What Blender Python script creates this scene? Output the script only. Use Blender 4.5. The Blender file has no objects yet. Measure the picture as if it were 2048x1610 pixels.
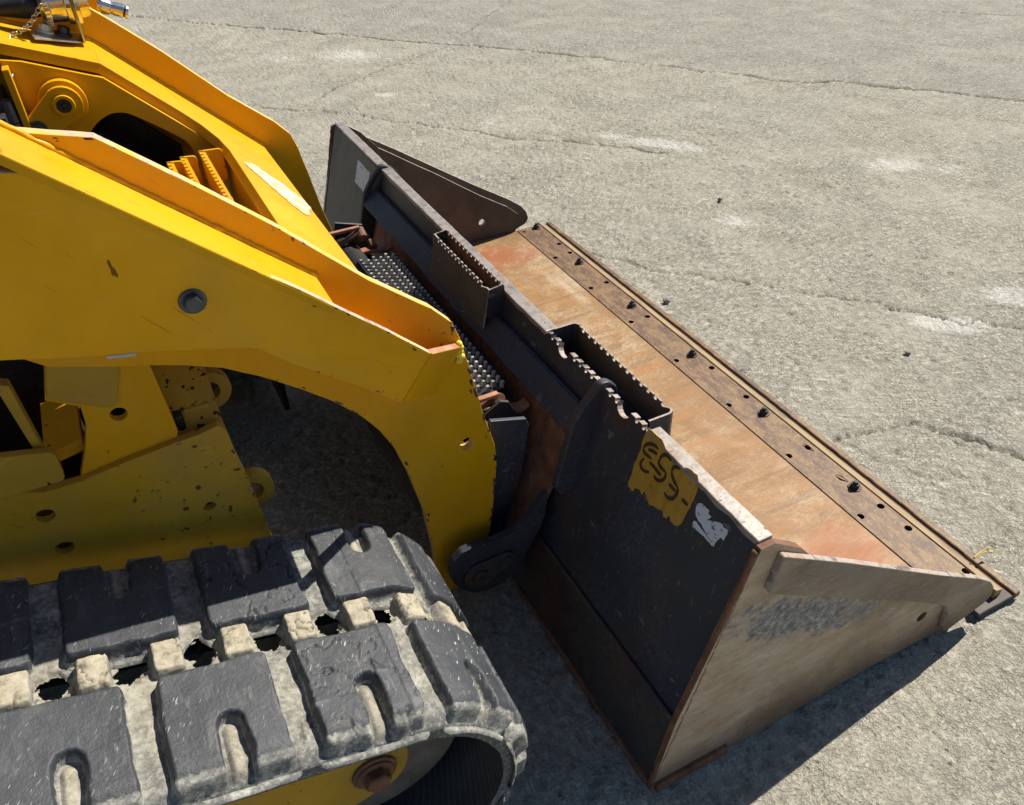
import bpy, bmesh, math, random
import numpy as np
from mathutils import Vector, Matrix
from mathutils.geometry import tessellate_polygon

S = bpy.context.scene
R = math.radians
random.seed(7)

# ------------------------------------------------------------------ camera, sky, sun
cam_d = bpy.data.cameras.new('camera')
cam = bpy.data.objects.new('camera', cam_d)
S.collection.objects.link(cam)
S.camera = cam
CAM = Vector([-0.50671, -1.55357, 1.43772]); TGT = Vector([0.2871, 0.10099, 0.0]); ROLL = 0.03964
_f = (TGT - CAM).normalized()
_r = _f.cross(Vector((0, 0, 1))).normalized()
_d = _f.cross(_r)
_r2 = math.cos(ROLL)*_r + math.sin(ROLL)*_d
_d2 = -math.sin(ROLL)*_r + math.cos(ROLL)*_d
_m = Matrix((_r2, -_d2, -_f)).transposed().to_4x4()
_m.translation = CAM
cam.matrix_world = _m
cam_d.sensor_fit = 'HORIZONTAL'
cam_d.sensor_width = 36.0
cam_d.lens = 36.0*1648.65/2048.0
cam_d.clip_start = 0.02
cam_d.clip_end = 500.0
S.render.resolution_x = 1024
S.render.resolution_y = 805

SUN = Vector((0.90, 0.25, 1.0)).normalized()
SUN_EL = math.asin(SUN.z)
SUN_ROT = math.atan2(SUN.x, SUN.y)
W = bpy.data.worlds.new('World')
S.world = W
W.use_nodes = True
wn = W.node_tree.nodes; wn.clear()
sky = wn.new('ShaderNodeTexSky'); sky.sky_type = 'NISHITA'; sky.sun_disc = False
sky.sun_elevation = SUN_EL; sky.sun_rotation = SUN_ROT
sky.air_density = 1.0; sky.dust_density = 0.3; sky.ozone_density = 3.0
bgn = wn.new('ShaderNodeBackground'); bgn.inputs['Strength'].default_value = 0.062
wo = wn.new('ShaderNodeOutputWorld')
W.node_tree.links.new(sky.outputs[0], bgn.inputs[0]); W.node_tree.links.new(bgn.outputs[0], wo.inputs[0])
sl = bpy.data.lights.new('sun', 'SUN'); sl.energy = 5.0; sl.angle = R(0.5); sl.color = (1.0, 0.925, 0.80)
so = bpy.data.objects.new('sun', sl); S.collection.objects.link(so)
so.rotation_euler = SUN.to_track_quat('Z', 'Y').to_euler(); so.location = SUN*20
S.view_settings.view_transform = 'Standard'; S.view_settings.look = 'None'
S.view_settings.exposure = 0.50; S.view_settings.gamma = 1.0; S.view_settings.use_curve_mapping = False
S.cycles.max_bounces = 8; S.cycles.diffuse_bounces = 5; S.cycles.glossy_bounces = 4
S.cycles.use_denoising = True

# ------------------------------------------------------------------ material helper
class MT:
    def __init__(s, name, rough=0.5, metal=0.0, spec=0.5):
        s.m = bpy.data.materials.new(name); s.m.use_nodes = True
        s.t = s.m.node_tree; s.n = s.t.nodes
        s.b = s.n['Principled BSDF']
        s.b.inputs['Roughness'].default_value = rough; s.b.inputs['Metallic'].default_value = metal
        s.b.inputs['Specular IOR Level'].default_value = spec
        s.tc = s.n.new('ShaderNodeTexCoord'); s.co = s.tc.outputs['Object']
    def link(s, a, b): s.t.links.new(a, b)
    def mapped(s, scale, rot=(0, 0, 0)):
        k = s.n.new('ShaderNodeMapping'); k.inputs['Scale'].default_value = scale; k.inputs['Rotation'].default_value = rot
        s.link(s.co, k.inputs[0]); return k.outputs[0]
    def noise(s, scale, detail=4, rough=0.55, co=None, dist=0.0):
        k = s.n.new('ShaderNodeTexNoise'); k.inputs['Scale'].default_value = scale
        k.inputs['Detail'].default_value = detail; k.inputs['Roughness'].default_value = rough; k.inputs['Distortion'].default_value = dist
        s.link(co or s.co, k.inputs['Vector']); return k.outputs[0]
    def voro(s, scale, feat='F1', co=None, out=0, rnd=1.0):
        k = s.n.new('ShaderNodeTexVoronoi'); k.feature = feat; k.inputs['Scale'].default_value = scale; k.inputs['Randomness'].default_value = rnd
        s.link(co or s.co, k.inputs['Vector']); return k.outputs[out]
    def ramp(s, fac, stops, interp='LINEAR'):
        k = s.n.new('ShaderNodeValToRGB'); k.color_ramp.interpolation = interp
        e = k.color_ramp.elements
        while len(e) < len(stops): e.new(0.5)
        for q, (p, c) in zip(e, stops):
            q.position = p; q.color = (c, c, c, 1) if not hasattr(c, '__len__') else (*c, 1)
        s.link(fac, k.inputs[0]); return k.outputs[0]
    def mix(s, fac, a, b, mode='MIX'):
        k = s.n.new('ShaderNodeMix'); k.data_type = 'RGBA'; k.blend_type = mode
        for i, v in ((0, fac), (6, a), (7, b)):
            if isinstance(v, (int, float)): k.inputs[i].default_value = v
            elif isinstance(v, tuple): k.inputs[i].default_value = (*v, 1)
            else: s.link(v, k.inputs[i])
        return k.outputs[2]
    def math(s, op, a, b=None, clamp=False):
        k = s.n.new('ShaderNodeMath'); k.operation = op; k.use_clamp = clamp
        for i, v in enumerate((a, b)):
            if v is None: continue
            if isinstance(v, (int, float)): k.inputs[i].default_value = v
            else: s.link(v, k.inputs[i])
        return k.outputs[0]
    def attr(s, name):
        k = s.n.new('ShaderNodeAttribute'); k.attribute_name = name; return k.outputs['Fac']
    def sep(s):
        k = s.n.new('ShaderNodeSeparateXYZ'); s.link(s.co, k.inputs[0]); return k.outputs
    def bump(s, h, strength=0.3, dist=0.002, prev=None):
        k = s.n.new('ShaderNodeBump'); k.inputs['Strength'].default_value = strength; k.inputs['Distance'].default_value = dist
        s.link(h, k.inputs['Height'])
        if prev is not None: s.link(prev, k.inputs['Normal'])
        return k.outputs[0]
    def fin(s, color=None, rough=None, metal=None, normal=None):
        for nm, v in (('Base Color', color), ('Roughness', rough), ('Metallic', metal), ('Normal', normal)):
            if v is None: continue
            if isinstance(v, tuple): s.b.inputs[nm].default_value = (*v, 1)
            elif isinstance(v, (int, float)): s.b.inputs[nm].default_value = v
            else: s.link(v, s.b.inputs[nm])
        return s.m

def scratches(k, scale, stretch, rot, lo=0.62, hi=0.68):
    """thin elongated marks; returns 0..1"""
    co = k.mapped((scale*stretch[0], scale*stretch[1], scale*stretch[2]), rot)
    n = k.noise(1.0, 2, 0.6, co)
    return k.ramp(n, [(lo, 0.0), (hi, 1.0)])

def mat_yellow(name, base, dirt=0.25, chips=0.5, rough=0.38, more=0.0, dashes=False):
    k = MT(name, rough, 0.0, 0.12)
    big = k.noise(3.6, 5, 0.62)
    c = k.mix(k.ramp(big, [(0.36, 0.0), (0.62, 1.0)]), tuple(v*0.80 for v in base), base)  # cloudy light and dark smudges, painted in for soft ground reflections
    sm = k.noise(1.0, 4, 0.65, k.mapped((9, 9, 2.2), (0, R(20), 0)))
    c = k.mix(k.ramp(sm, [(0.52, 0.0), (0.68, 0.22)]), c, (0.66, 0.42, 0.06))  # pale smears put painted reflected light into the base colour
    # pale dust film in cloudy patches
    d = k.ramp(k.noise(5.5, 5, 0.65), [(0.42, 0.0), (0.72, 1.0)])
    c = k.mix(k.math('MULTIPLY', d, dirt), c, (0.30, 0.215, 0.10))
    # fine hair scratches
    s1 = scratches(k, 22, (1.0, 1.0, 7.0), (0.4, 0.5, 0.3), 0.66, 0.70)
    c = k.mix(k.math('MULTIPLY', s1, 0.10), c, (0.75, 0.55, 0.25))
    m1 = k.n.new('ShaderNodeMapping'); m1.inputs['Rotation'].default_value = (0, R(28), 0); k.link(k.co, m1.inputs[0])
    m2 = k.n.new('ShaderNodeMapping'); m2.inputs['Scale'].default_value = (5, 5, 260); k.link(m1.outputs[0], m2.inputs[0])
    lsc = k.ramp(k.noise(1.0, 2, 0.5, m2.outputs[0]), [(0.725, 0.0), (0.755, 1.0)])
    c = k.mix(k.math('MULTIPLY', lsc, 0.22), c, (0.80, 0.60, 0.22))
    m3 = k.n.new('ShaderNodeMapping'); m3.inputs['Rotation'].default_value = (0, R(-52), 0); k.link(k.co, m3.inputs[0])
    m4 = k.n.new('ShaderNodeMapping'); m4.inputs['Scale'].default_value = (11, 9, 300); k.link(m3.outputs[0], m4.inputs[0])
    lsd = k.ramp(k.noise(1.0, 2, 0.5, m4.outputs[0]), [(0.735, 0.0), (0.755, 1.0)])
    c = k.mix(k.math('MULTIPLY', lsd, 0.6), c, (0.16, 0.08, 0.02))
    # chips down to dark steel, clustered
    ch = k.ramp(k.noise(75, 2, 0.5), [(0.68-more*.6, 0.0), (0.69-more*.6, 1.0)])
    cl = k.ramp(k.noise(7, 3, 0.6), [(0.50-more, 0.0), (0.60-more, 1.0)])
    ch = k.math('MULTIPLY', k.math('MULTIPLY', ch, cl), chips, True)
    co2 = k.mapped((26, 26, 9), (0.2, 0.9, 0.1))
    ch2 = k.ramp(k.noise(1.0, 3, 0.6, co2), [(0.735, 0.0), (0.745, 1.0)])
    ch = k.math('MAXIMUM', ch, k.math('MULTIPLY', ch2, chips, True))
    c = k.mix(ch, c, (0.045, 0.022, 0.012))
    if dashes:
        ds = k.ramp(k.noise(1.0, 3, 0.6, k.mapped((26, 130, 26), (0, 0, R(9)))), [(0.665, 0.0), (0.68, 1.0)])
        ds = k.math('MULTIPLY', ds, k.ramp(k.noise(4.5, 3, 0.6), [(0.42, 0.0), (0.56, 1.0)]))
        c = k.mix(k.math('MULTIPLY', ds, 0.75), c, (0.10, 0.06, 0.015))
    r = k.mix(ch, k.ramp(d, [(0, (rough,)*3), (1, (rough+0.25,)*3)]), (0.8, 0.8, 0.8))
    h = k.noise(260, 2, 0.5)
    h2 = k.math('SUBTRACT', k.math('MULTIPLY', h, 0.15), ch)
    return k.fin(c, r, None, k.bump(h2, 0.25, 0.0008))

YEL = (0.80, 0.390, 0.006)
M = {}
M['yellow'] = mat_yellow('yellow_paint', YEL, 0.20, 0.8, 0.33, -0.03)
M['yellow_top'] = mat_yellow('yellow_paint_top', (0.70, 0.355, 0.006), 0.06, 0.15, dashes=True)
M['yellow_dirty'] = mat_yellow('yellow_paint_dirty', (0.50, 0.30, 0.035), 0.45, 1.0, 0.5)
M['yellow_low'] = mat_yellow('mud_stained_yellow_paint', (0.66, 0.36, 0.022), 0.5, 0.8, 0.5, 0.03)

M['yellow_chipped'] = mat_yellow('chipped_yellow_paint', (0.50, 0.29, 0.03), 0.4, 1.0, 0.5, 0.12)

def mat_edge():
    k = MT('worn_paint_edge', 0.55)
    n = k.noise(34, 4, 0.65)
    c = k.ramp(n, [(0.44, (0.70, 0.44, 0.05)), (0.54, (0.66, 0.46, 0.16)), (0.62, (0.55, 0.40, 0.32)), (0.72, (0.10, 0.05, 0.035))])
    return k.fin(c)
M['edge'] = mat_edge()
def mat_edge2():
    k = MT('rubbed_paint_edge', 0.55)
    n = k.noise(16, 4, 0.65)
    c = k.ramp(n, [(0.36, (0.68, 0.43, 0.05)), (0.46, (0.62, 0.45, 0.24)), (0.58, (0.52, 0.38, 0.32)), (0.68, (0.22, 0.12, 0.09))])
    return k.fin(c)
M['edge_rubbed'] = mat_edge2()

def mat_black_steel(name, base=(0.019, 0.022, 0.031), rust=0.35, scr=0.5, rough=0.45):
    k = MT(name, rough, 0.0)
    big = k.noise(4, 5, 0.65)
    c = k.mix(k.ramp(big, [(0.35, 0.0), (0.7, 1.0)]), base, tuple(v*1.9 for v in base))
    rs = k.ramp(k.noise(5.5, 7, 0.74), [(0.50, 0.0), (0.62, 1.0)])
    c = k.mix(k.math('MULTIPLY', rs, rust), c, (0.095, 0.045, 0.025))
    s1 = scratches(k, 30, (1.0, 6.0, 1.2), (0.3, 0.7, 0.9), 0.67, 0.70)
    s2 = scratches(k, 24, (5.0, 1.0, 1.0), (0.9, -0.4, 0.2), 0.69, 0.72)
    s = k.math('MAXIMUM', s1, s2)
    c = k.mix(k.math('MULTIPLY', s, scr), c, (0.16, 0.16, 0.155))
    sp = k.ramp(k.noise(170, 2, 0.5), [(0.70, 0.0), (0.74, 1.0)])
    c = k.mix(k.math('MULTIPLY', sp, 0.35), c, (0.12, 0.10, 0.085))
    gp = k.math('MULTIPLY', k.ramp(k.noise(120, 4, 0.75), [(0.50, 0.0), (0.60, 1.0)]), k.ramp(k.noise(4.2, 4, 0.65), [(0.50, 0.0), (0.62, 1.0)]))
    c = k.mix(k.math('MULTIPLY', gp, 0.5), c, (0.10, 0.10, 0.11))
    r = k.ramp(big, [(0.3, (rough-0.06,)*3), (0.7, (rough+0.2,)*3)])
    return k.fin(c, r, None, k.bump(k.noise(150, 3, 0.6), 0.2, 0.0008))
M['black'] = mat_black_steel('black_painted_steel', scr=0.6, rust=0.38)
M['black_rust'] = mat_black_steel('rusty_black_steel', (0.03, 0.026, 0.025), 0.8, 0.4, 0.6)
M['dark'] = mat_black_steel('dark_greasy_steel', (0.010, 0.010, 0.011), 0.3, 0.25, 0.5)

def mat_grey_back():
    k = MT('weathered_dark_steel', 0.55)
    co = k.mapped((1, 1, 0.35))
    n = k.noise(14, 6, 0.7, co)
    c = k.ramp(n, [(0.3, (0.040, 0.040, 0.036)), (0.55, (0.085, 0.080, 0.070)), (0.75, (0.06, 0.045, 0.032))])
    st = k.ramp(k.noise(9, 5, 0.7, k.mapped((1, 1, 0.2)), 0.8), [(0.60, 0.0), (0.64, 1.0)])
    c = k.mix(k.math('MULTIPLY', st, 0.6), c, (0.02, 0.02, 0.02))
    return k.fin(c, 0.55, None, k.bump(n, 0.2, 0.001))
M['grey_back'] = mat_grey_back()

def mat_bare():
    k = MT('bare_worn_steel', 0.42, 0.35)
    n = k.noise(22, 6, 0.7)
    c = k.ramp(n, [(0.34, (0.20, 0.175, 0.155)), (0.5, (0.37, 0.34, 0.315)), (0.64, (0.27, 0.19, 0.145))])
    ch = k.ramp(k.noise(60, 3, 0.6, k.mapped((1, 2.5, 1))), [(0.64, 0.0), (0.68, 1.0)])
    c = k.mix(ch, c, (0.12, 0.085, 0.06))
    return k.fin(c, 0.48, None, k.bump(k.noise(70, 4, 0.6), 0.35, 0.0015))
M['bare'] = mat_bare()

def mat_rim():
    k = MT('worn_bright_edge', 0.5)
    n = k.noise(30, 4, 0.6)
    c = k.ramp(n, [(0.35, (0.10, 0.085, 0.075)), (0.5, (0.40, 0.34, 0.30)), (0.65, (0.30, 0.20, 0.15))])
    return k.fin(c)
M['rim'] = mat_rim()
M['step'] = mat_black_steel('brown_worn_step_steel', (0.075, 0.062, 0.048), 0.7, 0.5, 0.6)

def mat_floor():
    k = MT('rusty_bucket_floor', 0.62)
    st = k.noise(1.0, 8, 0.82, k.mapped((7, 16, 7), (0, 0, R(-14))), 0.4)
    st2 = k.noise(1.0, 5, 0.8, k.mapped((90, 330, 90), (0, 0, R(-24))), 0.5)
    big = k.noise(3.2, 5, 0.65)
    c = k.ramp(st, [(0.34, (0.22, 0.118, 0.040)), (0.46, (0.33, 0.203, 0.084)), (0.54, (0.42, 0.300, 0.150)), (0.66, (0.50, 0.405, 0.26))])
    c = k.mix(k.ramp(st2, [(0.50, 0.0), (0.60, 0.9)]), c, (0.17, 0.088, 0.03))
    c = k.mix(k.ramp(st2, [(0.34, 0.75), (0.46, 0.0)]), c, (0.60, 0.53, 0.42))
    c = k.mix(k.ramp(big, [(0.44, 0.0), (0.62, 0.7)]), c, (0.33, 0.155, 0.042))
    x, y, z = k.sep()
    # two clear orange rust stains and one pale scoured patch
    def blob(cx, cy, rx, ry):
        dx = k.math('DIVIDE', k.math('SUBTRACT', x, cx), rx); dy = k.math('DIVIDE', k.math('SUBTRACT', y, cy), ry)
        q = k.math('ADD', k.math('MULTIPLY', dx, dx), k.math('MULTIPLY', dy, dy))
        q = k.math('ADD', q, k.math('MULTIPLY', k.math('SUBTRACT', k.noise(16, 5, 0.7), 0.5), 3.0))
        return k.ramp(q, [(0.25, 1.0), (1.0, 0.0)])
    cl = k.noise(1.0, 6, 0.7, k.mapped((4.0, 2.2, 4.0)), 0.7)
    c = k.mix(k.ramp(cl, [(0.48, 0.0), (0.62, 0.8)]), c, (0.25, 0.122, 0.034))
    c = k.mix(k.ramp(cl, [(0.36, 0.55), (0.46, 0.0)]), c, (0.55, 0.47, 0.35))
    os_ = k.noise(1.0, 5, 0.7, k.mapped((2.2, 26, 2), (0, 0, R(-18))), 0.3)
    c = k.mix(k.ramp(os_, [(0.52, 0.0), (0.66, 0.7)]), c, (0.36, 0.155, 0.035))
    c = k.mix(k.ramp(os_, [(0.34, 0.6), (0.45, 0.0)]), c, (0.19, 0.095, 0.034))
    def fscr(rot, lo, seed):
        m1 = k.n.new('ShaderNodeMapping'); m1.inputs['Location'].default_value = (seed, seed*1.3, 0); m1.inputs['Rotation'].default_value = (0, 0, R(rot)); k.link(k.co, m1.inputs[0])
        m2 = k.n.new('ShaderNodeMapping'); m2.inputs['Scale'].default_value = (8, 320, 1); k.link(m1.outputs[0], m2.inputs[0])
        return k.ramp(k.noise(1.0, 2, 0.5, m2.outputs[0]), [(lo, 0.0), (lo+.03, 1.0)])
    c = k.mix(k.math('MULTIPLY', k.math('MAXIMUM', fscr(-12, .69, 1.0), fscr(-30, .71, 4.0)), 0.6), c, (0.17, 0.09, 0.035))
    c = k.mix(k.math('MULTIPLY', fscr(-20, .70, 7.0), 0.5), c, (0.66, 0.58, 0.46))
    # darker brown along both ends, the rear and the seam in front
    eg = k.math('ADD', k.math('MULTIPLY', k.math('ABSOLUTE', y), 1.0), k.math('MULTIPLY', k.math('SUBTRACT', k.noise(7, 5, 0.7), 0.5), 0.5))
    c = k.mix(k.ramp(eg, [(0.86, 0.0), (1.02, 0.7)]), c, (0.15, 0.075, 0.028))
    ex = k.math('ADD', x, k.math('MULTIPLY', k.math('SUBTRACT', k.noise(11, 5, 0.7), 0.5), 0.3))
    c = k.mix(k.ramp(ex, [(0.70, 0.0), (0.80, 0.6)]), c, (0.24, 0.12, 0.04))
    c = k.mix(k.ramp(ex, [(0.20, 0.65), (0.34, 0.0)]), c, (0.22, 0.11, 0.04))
    for b, col, am in (((0.60, 0.83, 0.17, 0.11), (0.30, 0.085, 0.02), 0.8), ((0.62, -0.80, 0.16, 0.13), (0.32, 0.10, 0.022), 0.8), ((0.45, -0.84, 0.16, 0.16), (0.62, 0.55, 0.42), 0.7)):
        c = k.mix(k.math('MULTIPLY', blob(*b), am), c, col)
    dk = k.ramp(k.noise(120, 3, 0.6), [(0.62, 0.0), (0.72, 1.0)])
    c = k.mix(k.math('MULTIPLY', dk, 0.6), c, (0.13, 0.075, 0.035))
    return k.fin(c, k.ramp(st, [(0.3, (0.7,)*3), (0.8, (0.45,)*3)]), None, k.bump(st2, 0.3, 0.001))
M['floor'] = mat_floor()

def mat_edge_brown():
    k = MT('rusty_cutting_edge', 0.6)
    co = k.mapped((11, 4.0, 11))
    n = k.noise(2.6, 8, 0.82, co, 0.1)
    c = k.ramp(n, [(0.36, (0.070, 0.034, 0.020)), (0.47, (0.13, 0.068, 0.034)), (0.56, (0.24, 0.140, 0.055)), (0.68, (0.19, 0.100, 0.045))])
    g = k.ramp(k.noise(190, 2, 0.5), [(0.60, 0.0), (0.68, 1.0)])
    c = k.mix(k.math('MULTIPLY', g, 0.45), c, (0.42, 0.30, 0.20))
    p = k.ramp(k.noise(26, 5, 0.7), [(0.52, 0.0), (0.68, 1.0)])
    c = k.mix(k.math('MULTIPLY', p, 0.5), c, (0.075, 0.04, 0.035))
    return k.fin(c, 0.6, None, k.bump(k.noise(120, 4, 0.65), 0.4, 0.0012))
M['cut'] = mat_edge_brown()
M['cut_dark'] = mat_black_steel('dark_worn_edge_steel', (0.05, 0.042, 0.038), 0.6, 0.4, 0.6)

def mat_tan():
    k = MT('scoured_tan_steel', 0.5)
    n = k.noise(1.0, 5, 0.7, k.mapped((30, 5, 30)))
    c = k.ramp(n, [(0.34, (0.16, 0.095, 0.045)), (0.5, (0.34, 0.23, 0.105)), (0.66, (0.20, 0.12, 0.06))])
    return k.fin(c, 0.5, None, k.bump(n, 0.25, 0.001))
M['tan'] = mat_tan()

def mat_side(name, g, patch):
    k = MT(name, 0.55, 0, 0.3)
    st = k.noise(1.0, 6, 0.7, k.mapped((8, 8, 30), (0, R(-33), 0)))
    n = k.noise(5, 5, 0.65)
    c = k.ramp(st, [(0.34, (0.36*g, 0.255*g, 0.16*g)), (0.49, (0.45*g, 0.345*g, 0.235*g)), (0.64, (0.53*g, 0.435*g, 0.32*g))])
    c = k.mix(k.ramp(n, [(0.44, 0.0), (0.70, 0.6)]), c, (0.36*g, 0.235*g, 0.13*g))
    c = k.mix(k.ramp(k.noise(3.4, 5, 0.66), [(0.40, 0.75), (0.54, 0.0)]), c, (0.23*g, 0.155*g, 0.095*g))
    c = k.mix(k.ramp(k.noise(4.1, 4, 0.6, None, 0.5), [(0.52, 0.0), (0.66, 0.5)]), c, (0.43*g, 0.38*g, 0.335*g))
    sx_, sy_, sz_ = k.sep()
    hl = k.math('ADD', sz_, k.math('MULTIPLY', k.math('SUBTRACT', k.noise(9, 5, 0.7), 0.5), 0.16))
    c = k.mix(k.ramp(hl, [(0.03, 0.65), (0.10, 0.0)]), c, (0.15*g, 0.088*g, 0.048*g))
    def long_scratch(rot, lo, seed):
        m1 = k.n.new('ShaderNodeMapping'); m1.inputs['Location'].default_value = (seed, 0, seed*1.3); m1.inputs['Rotation'].default_value = (0, R(rot), 0); k.link(k.co, m1.inputs[0])
        m2 = k.n.new('ShaderNodeMapping'); m2.inputs['Scale'].default_value = (7, 1, 300); k.link(m1.outputs[0], m2.inputs[0])
        return k.ramp(k.noise(1.0, 2, 0.5, m2.outputs[0]), [(lo, 0.0), (lo+.03, 1.0)])
    ls = k.math('MAXIMUM', long_scratch(-30, .68, 2.0), long_scratch(-48, .72, 5.0))
    c = k.mix(k.math('MULTIPLY', ls, 0.55), c, (0.60*g, 0.54*g, 0.46*g))
    ld = k.math('MAXIMUM', long_scratch(-36, .70, 8.0), long_scratch(-20, .74, 11.0))
    c = k.mix(k.math('MULTIPLY', ld, 0.6), c, (0.13*g, 0.095*g, 0.065*g))
    x, y, z = k.sep()
    # torn grey coating left on the upper rear of the plate
    dx = k.math('DIVIDE', k.math('SUBTRACT', x, 0.28), 0.21); dz = k.math('DIVIDE', k.math('SUBTRACT', z, k.math('SUBTRACT', 0.445, k.math('MULTIPLY', x, 0.47))), 0.062)
    q = k.math('ADD', k.math('MULTIPLY', dx, dx), k.math('MULTIPLY', dz, dz))
    q = k.math('ADD', q, k.math('MULTIPLY', k.math('SUBTRACT', k.noise(17, 7, 0.78), 0.5), 4.6))
    m = k.math('MULTIPLY', k.ramp(q, [(0.45, 1.0), (0.95, 0.0)]), patch)
    gr = k.ramp(k.noise(95, 5, 0.75), [(0.34, (0.06, 0.06, 0.062)), (0.52, (0.22, 0.22, 0.218)), (0.66, (0.46, 0.455, 0.44))])
    c = k.mix(m, c, gr)
    sc = scratches(k, 20, (1.5, 1.0, 9.0), (0, R(-35), 0), 0.64, 0.70)
    c = k.mix(k.math('MULTIPLY', sc, 0.45), c, (0.46, 0.41, 0.34))
    fz = k.noise(1.0, 4, 0.75, k.mapped((60, 60, 420), (0, R(-35), 0)))
    c = k.mix(k.ramp(fz, [(0.36, 0.5), (0.46, 0.0)]), c, (0.20*g, 0.15*g, 0.10*g))
    c = k.mix(k.ramp(fz, [(0.55, 0.0), (0.66, 0.35)]), c, (0.62*g, 0.55*g, 0.45*g))
    h = k.math('ADD', k.math('MULTIPLY', m, k.noise(90, 5, 0.75)), k.math('MULTIPLY', fz, 0.12))
    return k.fin(c, 0.5, None, k.bump(h, 0.5, 0.002))
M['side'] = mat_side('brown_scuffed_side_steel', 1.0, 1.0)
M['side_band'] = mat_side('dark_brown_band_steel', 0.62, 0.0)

def mat_side_dark():
    k = MT('dark_brown_side_steel', 0.6)
    n = k.noise(7, 6, 0.7)
    c = k.ramp(n, [(0.32, (0.040, 0.028, 0.024)), (0.55, (0.085, 0.060, 0.050)), (0.72, (0.075, 0.042, 0.028))])
    return k.fin(c, 0.55, None, k.bump(k.noise(60, 4, 0.6), 0.2, 0.001))
M['side_dark'] = mat_side_dark()

def mat_rust(name='rust', v=1.0):
    k = MT(name, 0.75)
    n = k.noise(28, 5, 0.7)
    c = k.ramp(n, [(0.3, (0.09*v, 0.038*v, 0.022*v)), (0.55, (0.19*v, 0.085*v, 0.045*v)), (0.75, (0.28*v, 0.15*v, 0.085*v))])
    return k.fin(c, 0.75, None, k.bump(k.noise(90, 4, 0.6), 0.4, 0.0012))
M['rust'] = mat_rust()
M['mount'] = mat_rust('rusty_mount_plate', 1.3)
M['pink_steel'] = mat_rust('rubbed_primer', 2.4)

def mat_rubber():
    k = MT('dusty_track_rubber', 0.75)
    w = k.attr('worn')
    crk = k.attr('crack')
    n = k.noise(38, 6, 0.72)
    nb = k.noise(9, 5, 0.65)
    dust = k.ramp(n, [(0.32, (0.085, 0.09, 0.09)), (0.47, (0.19, 0.19, 0.175)), (0.58, (0.37, 0.375, 0.335)), (0.72, (0.56, 0.56, 0.49))])
    dust = k.mix(k.ramp(nb, [(0.38, 0.0), (0.62, 0.8)]), dust, (0.125, 0.13, 0.128))
    sp_ = k.noise(150, 4, 0.75)
    dust = k.mix(k.ramp(sp_, [(0.52, 0.0), (0.66, 0.7)]), dust, (0.42, 0.41, 0.35))
    dust = k.mix(k.ramp(sp_, [(0.34, 0.75), (0.45, 0.0)]), dust, (0.06, 0.063, 0.064))
    dust = k.mix(k.math('MULTIPLY', k.attr('rimdark'), 0.8), dust, k.ramp(sp_, [(0.36, (0.045, 0.048, 0.05)), (0.55, (0.12, 0.125, 0.125)), (0.68, (0.34, 0.34, 0.32))]))
    pad = k.attr('cream')
    cream = k.ramp(k.noise(60, 6, 0.75), [(0.34, (0.15, 0.13, 0.095)), (0.46, (0.33, 0.295, 0.22)), (0.66, (0.46, 0.425, 0.33))])
    dust = k.mix(pad, dust, cream)
    rub = k.ramp(nb, [(0.3, (0.026, 0.030, 0.038)), (0.7, (0.056, 0.062, 0.073))])
    s1 = scratches(k, 30, (1.0, 0.28, 1.0), (0.0, 0.2, R(12)), 0.60, 0.69)
    s2 = scratches(k, 95, (1.2, 0.3, 1.0), (0.3, 0.0, R(-25)), 0.60, 0.67)
    s3 = scratches(k, 26, (0.45, 1.6, 1.0), (0.0, 0.3, R(20)), 0.67, 0.72)
    s = k.math('MAXIMUM', s1, k.math('MAXIMUM', s2, s3))
    s = k.math('MULTIPLY', s, k.ramp(k.noise(14, 4, 0.7), [(0.35, 0.15), (0.65, 1.0)]))
    rub = k.mix(k.math('MULTIPLY', s, 0.35), rub, (0.20, 0.21, 0.21))
    def nick(rot, lo, seed):
        co = k.n.new('ShaderNodeMapping'); co.inputs['Location'].default_value = (seed, seed*2.1, 0); co.inputs['Rotation'].default_value = (0, 0, R(rot))
        k.link(k.co, co.inputs[0])
        m2 = k.n.new('ShaderNodeMapping'); m2.inputs['Scale'].default_value = (420, 55, 60); k.link(co.outputs[0], m2.inputs[0])
        return k.ramp(k.noise(1.0, 1, 0.4, m2.outputs[0]), [(lo, 0.0), (lo+0.035, 1.0)])
    nk = k.math('MAXIMUM', nick(24, 0.695, 3.0), k.math('MAXIMUM', nick(48, 0.76, 7.0), nick(-20, 0.77, 11.0)))
    nk = k.math('MULTIPLY', nk, k.ramp(k.noise(11, 3, 0.6), [(0.40, 0.1), (0.62, 1.0)]))
    rub = k.mix(k.math('MULTIPLY', nk, 0.95), rub, (0.47, 0.48, 0.47))
    # ragged border between bare and dusty rubber
    wn_ = k.math('ADD', w, k.math('MULTIPLY', k.math('SUBTRACT', k.noise(85, 4, 0.7), 0.5), 0.9))
    f = k.ramp(wn_, [(0.42, 0.0), (0.58, 1.0)])
    c = k.mix(f, dust, rub)
    c = k.mix(k.math('MULTIPLY', crk, 0.85), c, (0.018, 0.019, 0.021))
    h = k.math('ADD', k.math('MULTIPLY', n, 0.7), k.math('MULTIPLY', k.noise(190, 4, 0.7), 0.5))
    h = k.math('ADD', h, k.math('MULTIPLY', nk, -0.25))
    return k.fin(c, k.mix(f, (0.92,)*3, (0.55,)*3), None, k.bump(h, 0.7, 0.003))
M['rubber'] = mat_rubber()

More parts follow.
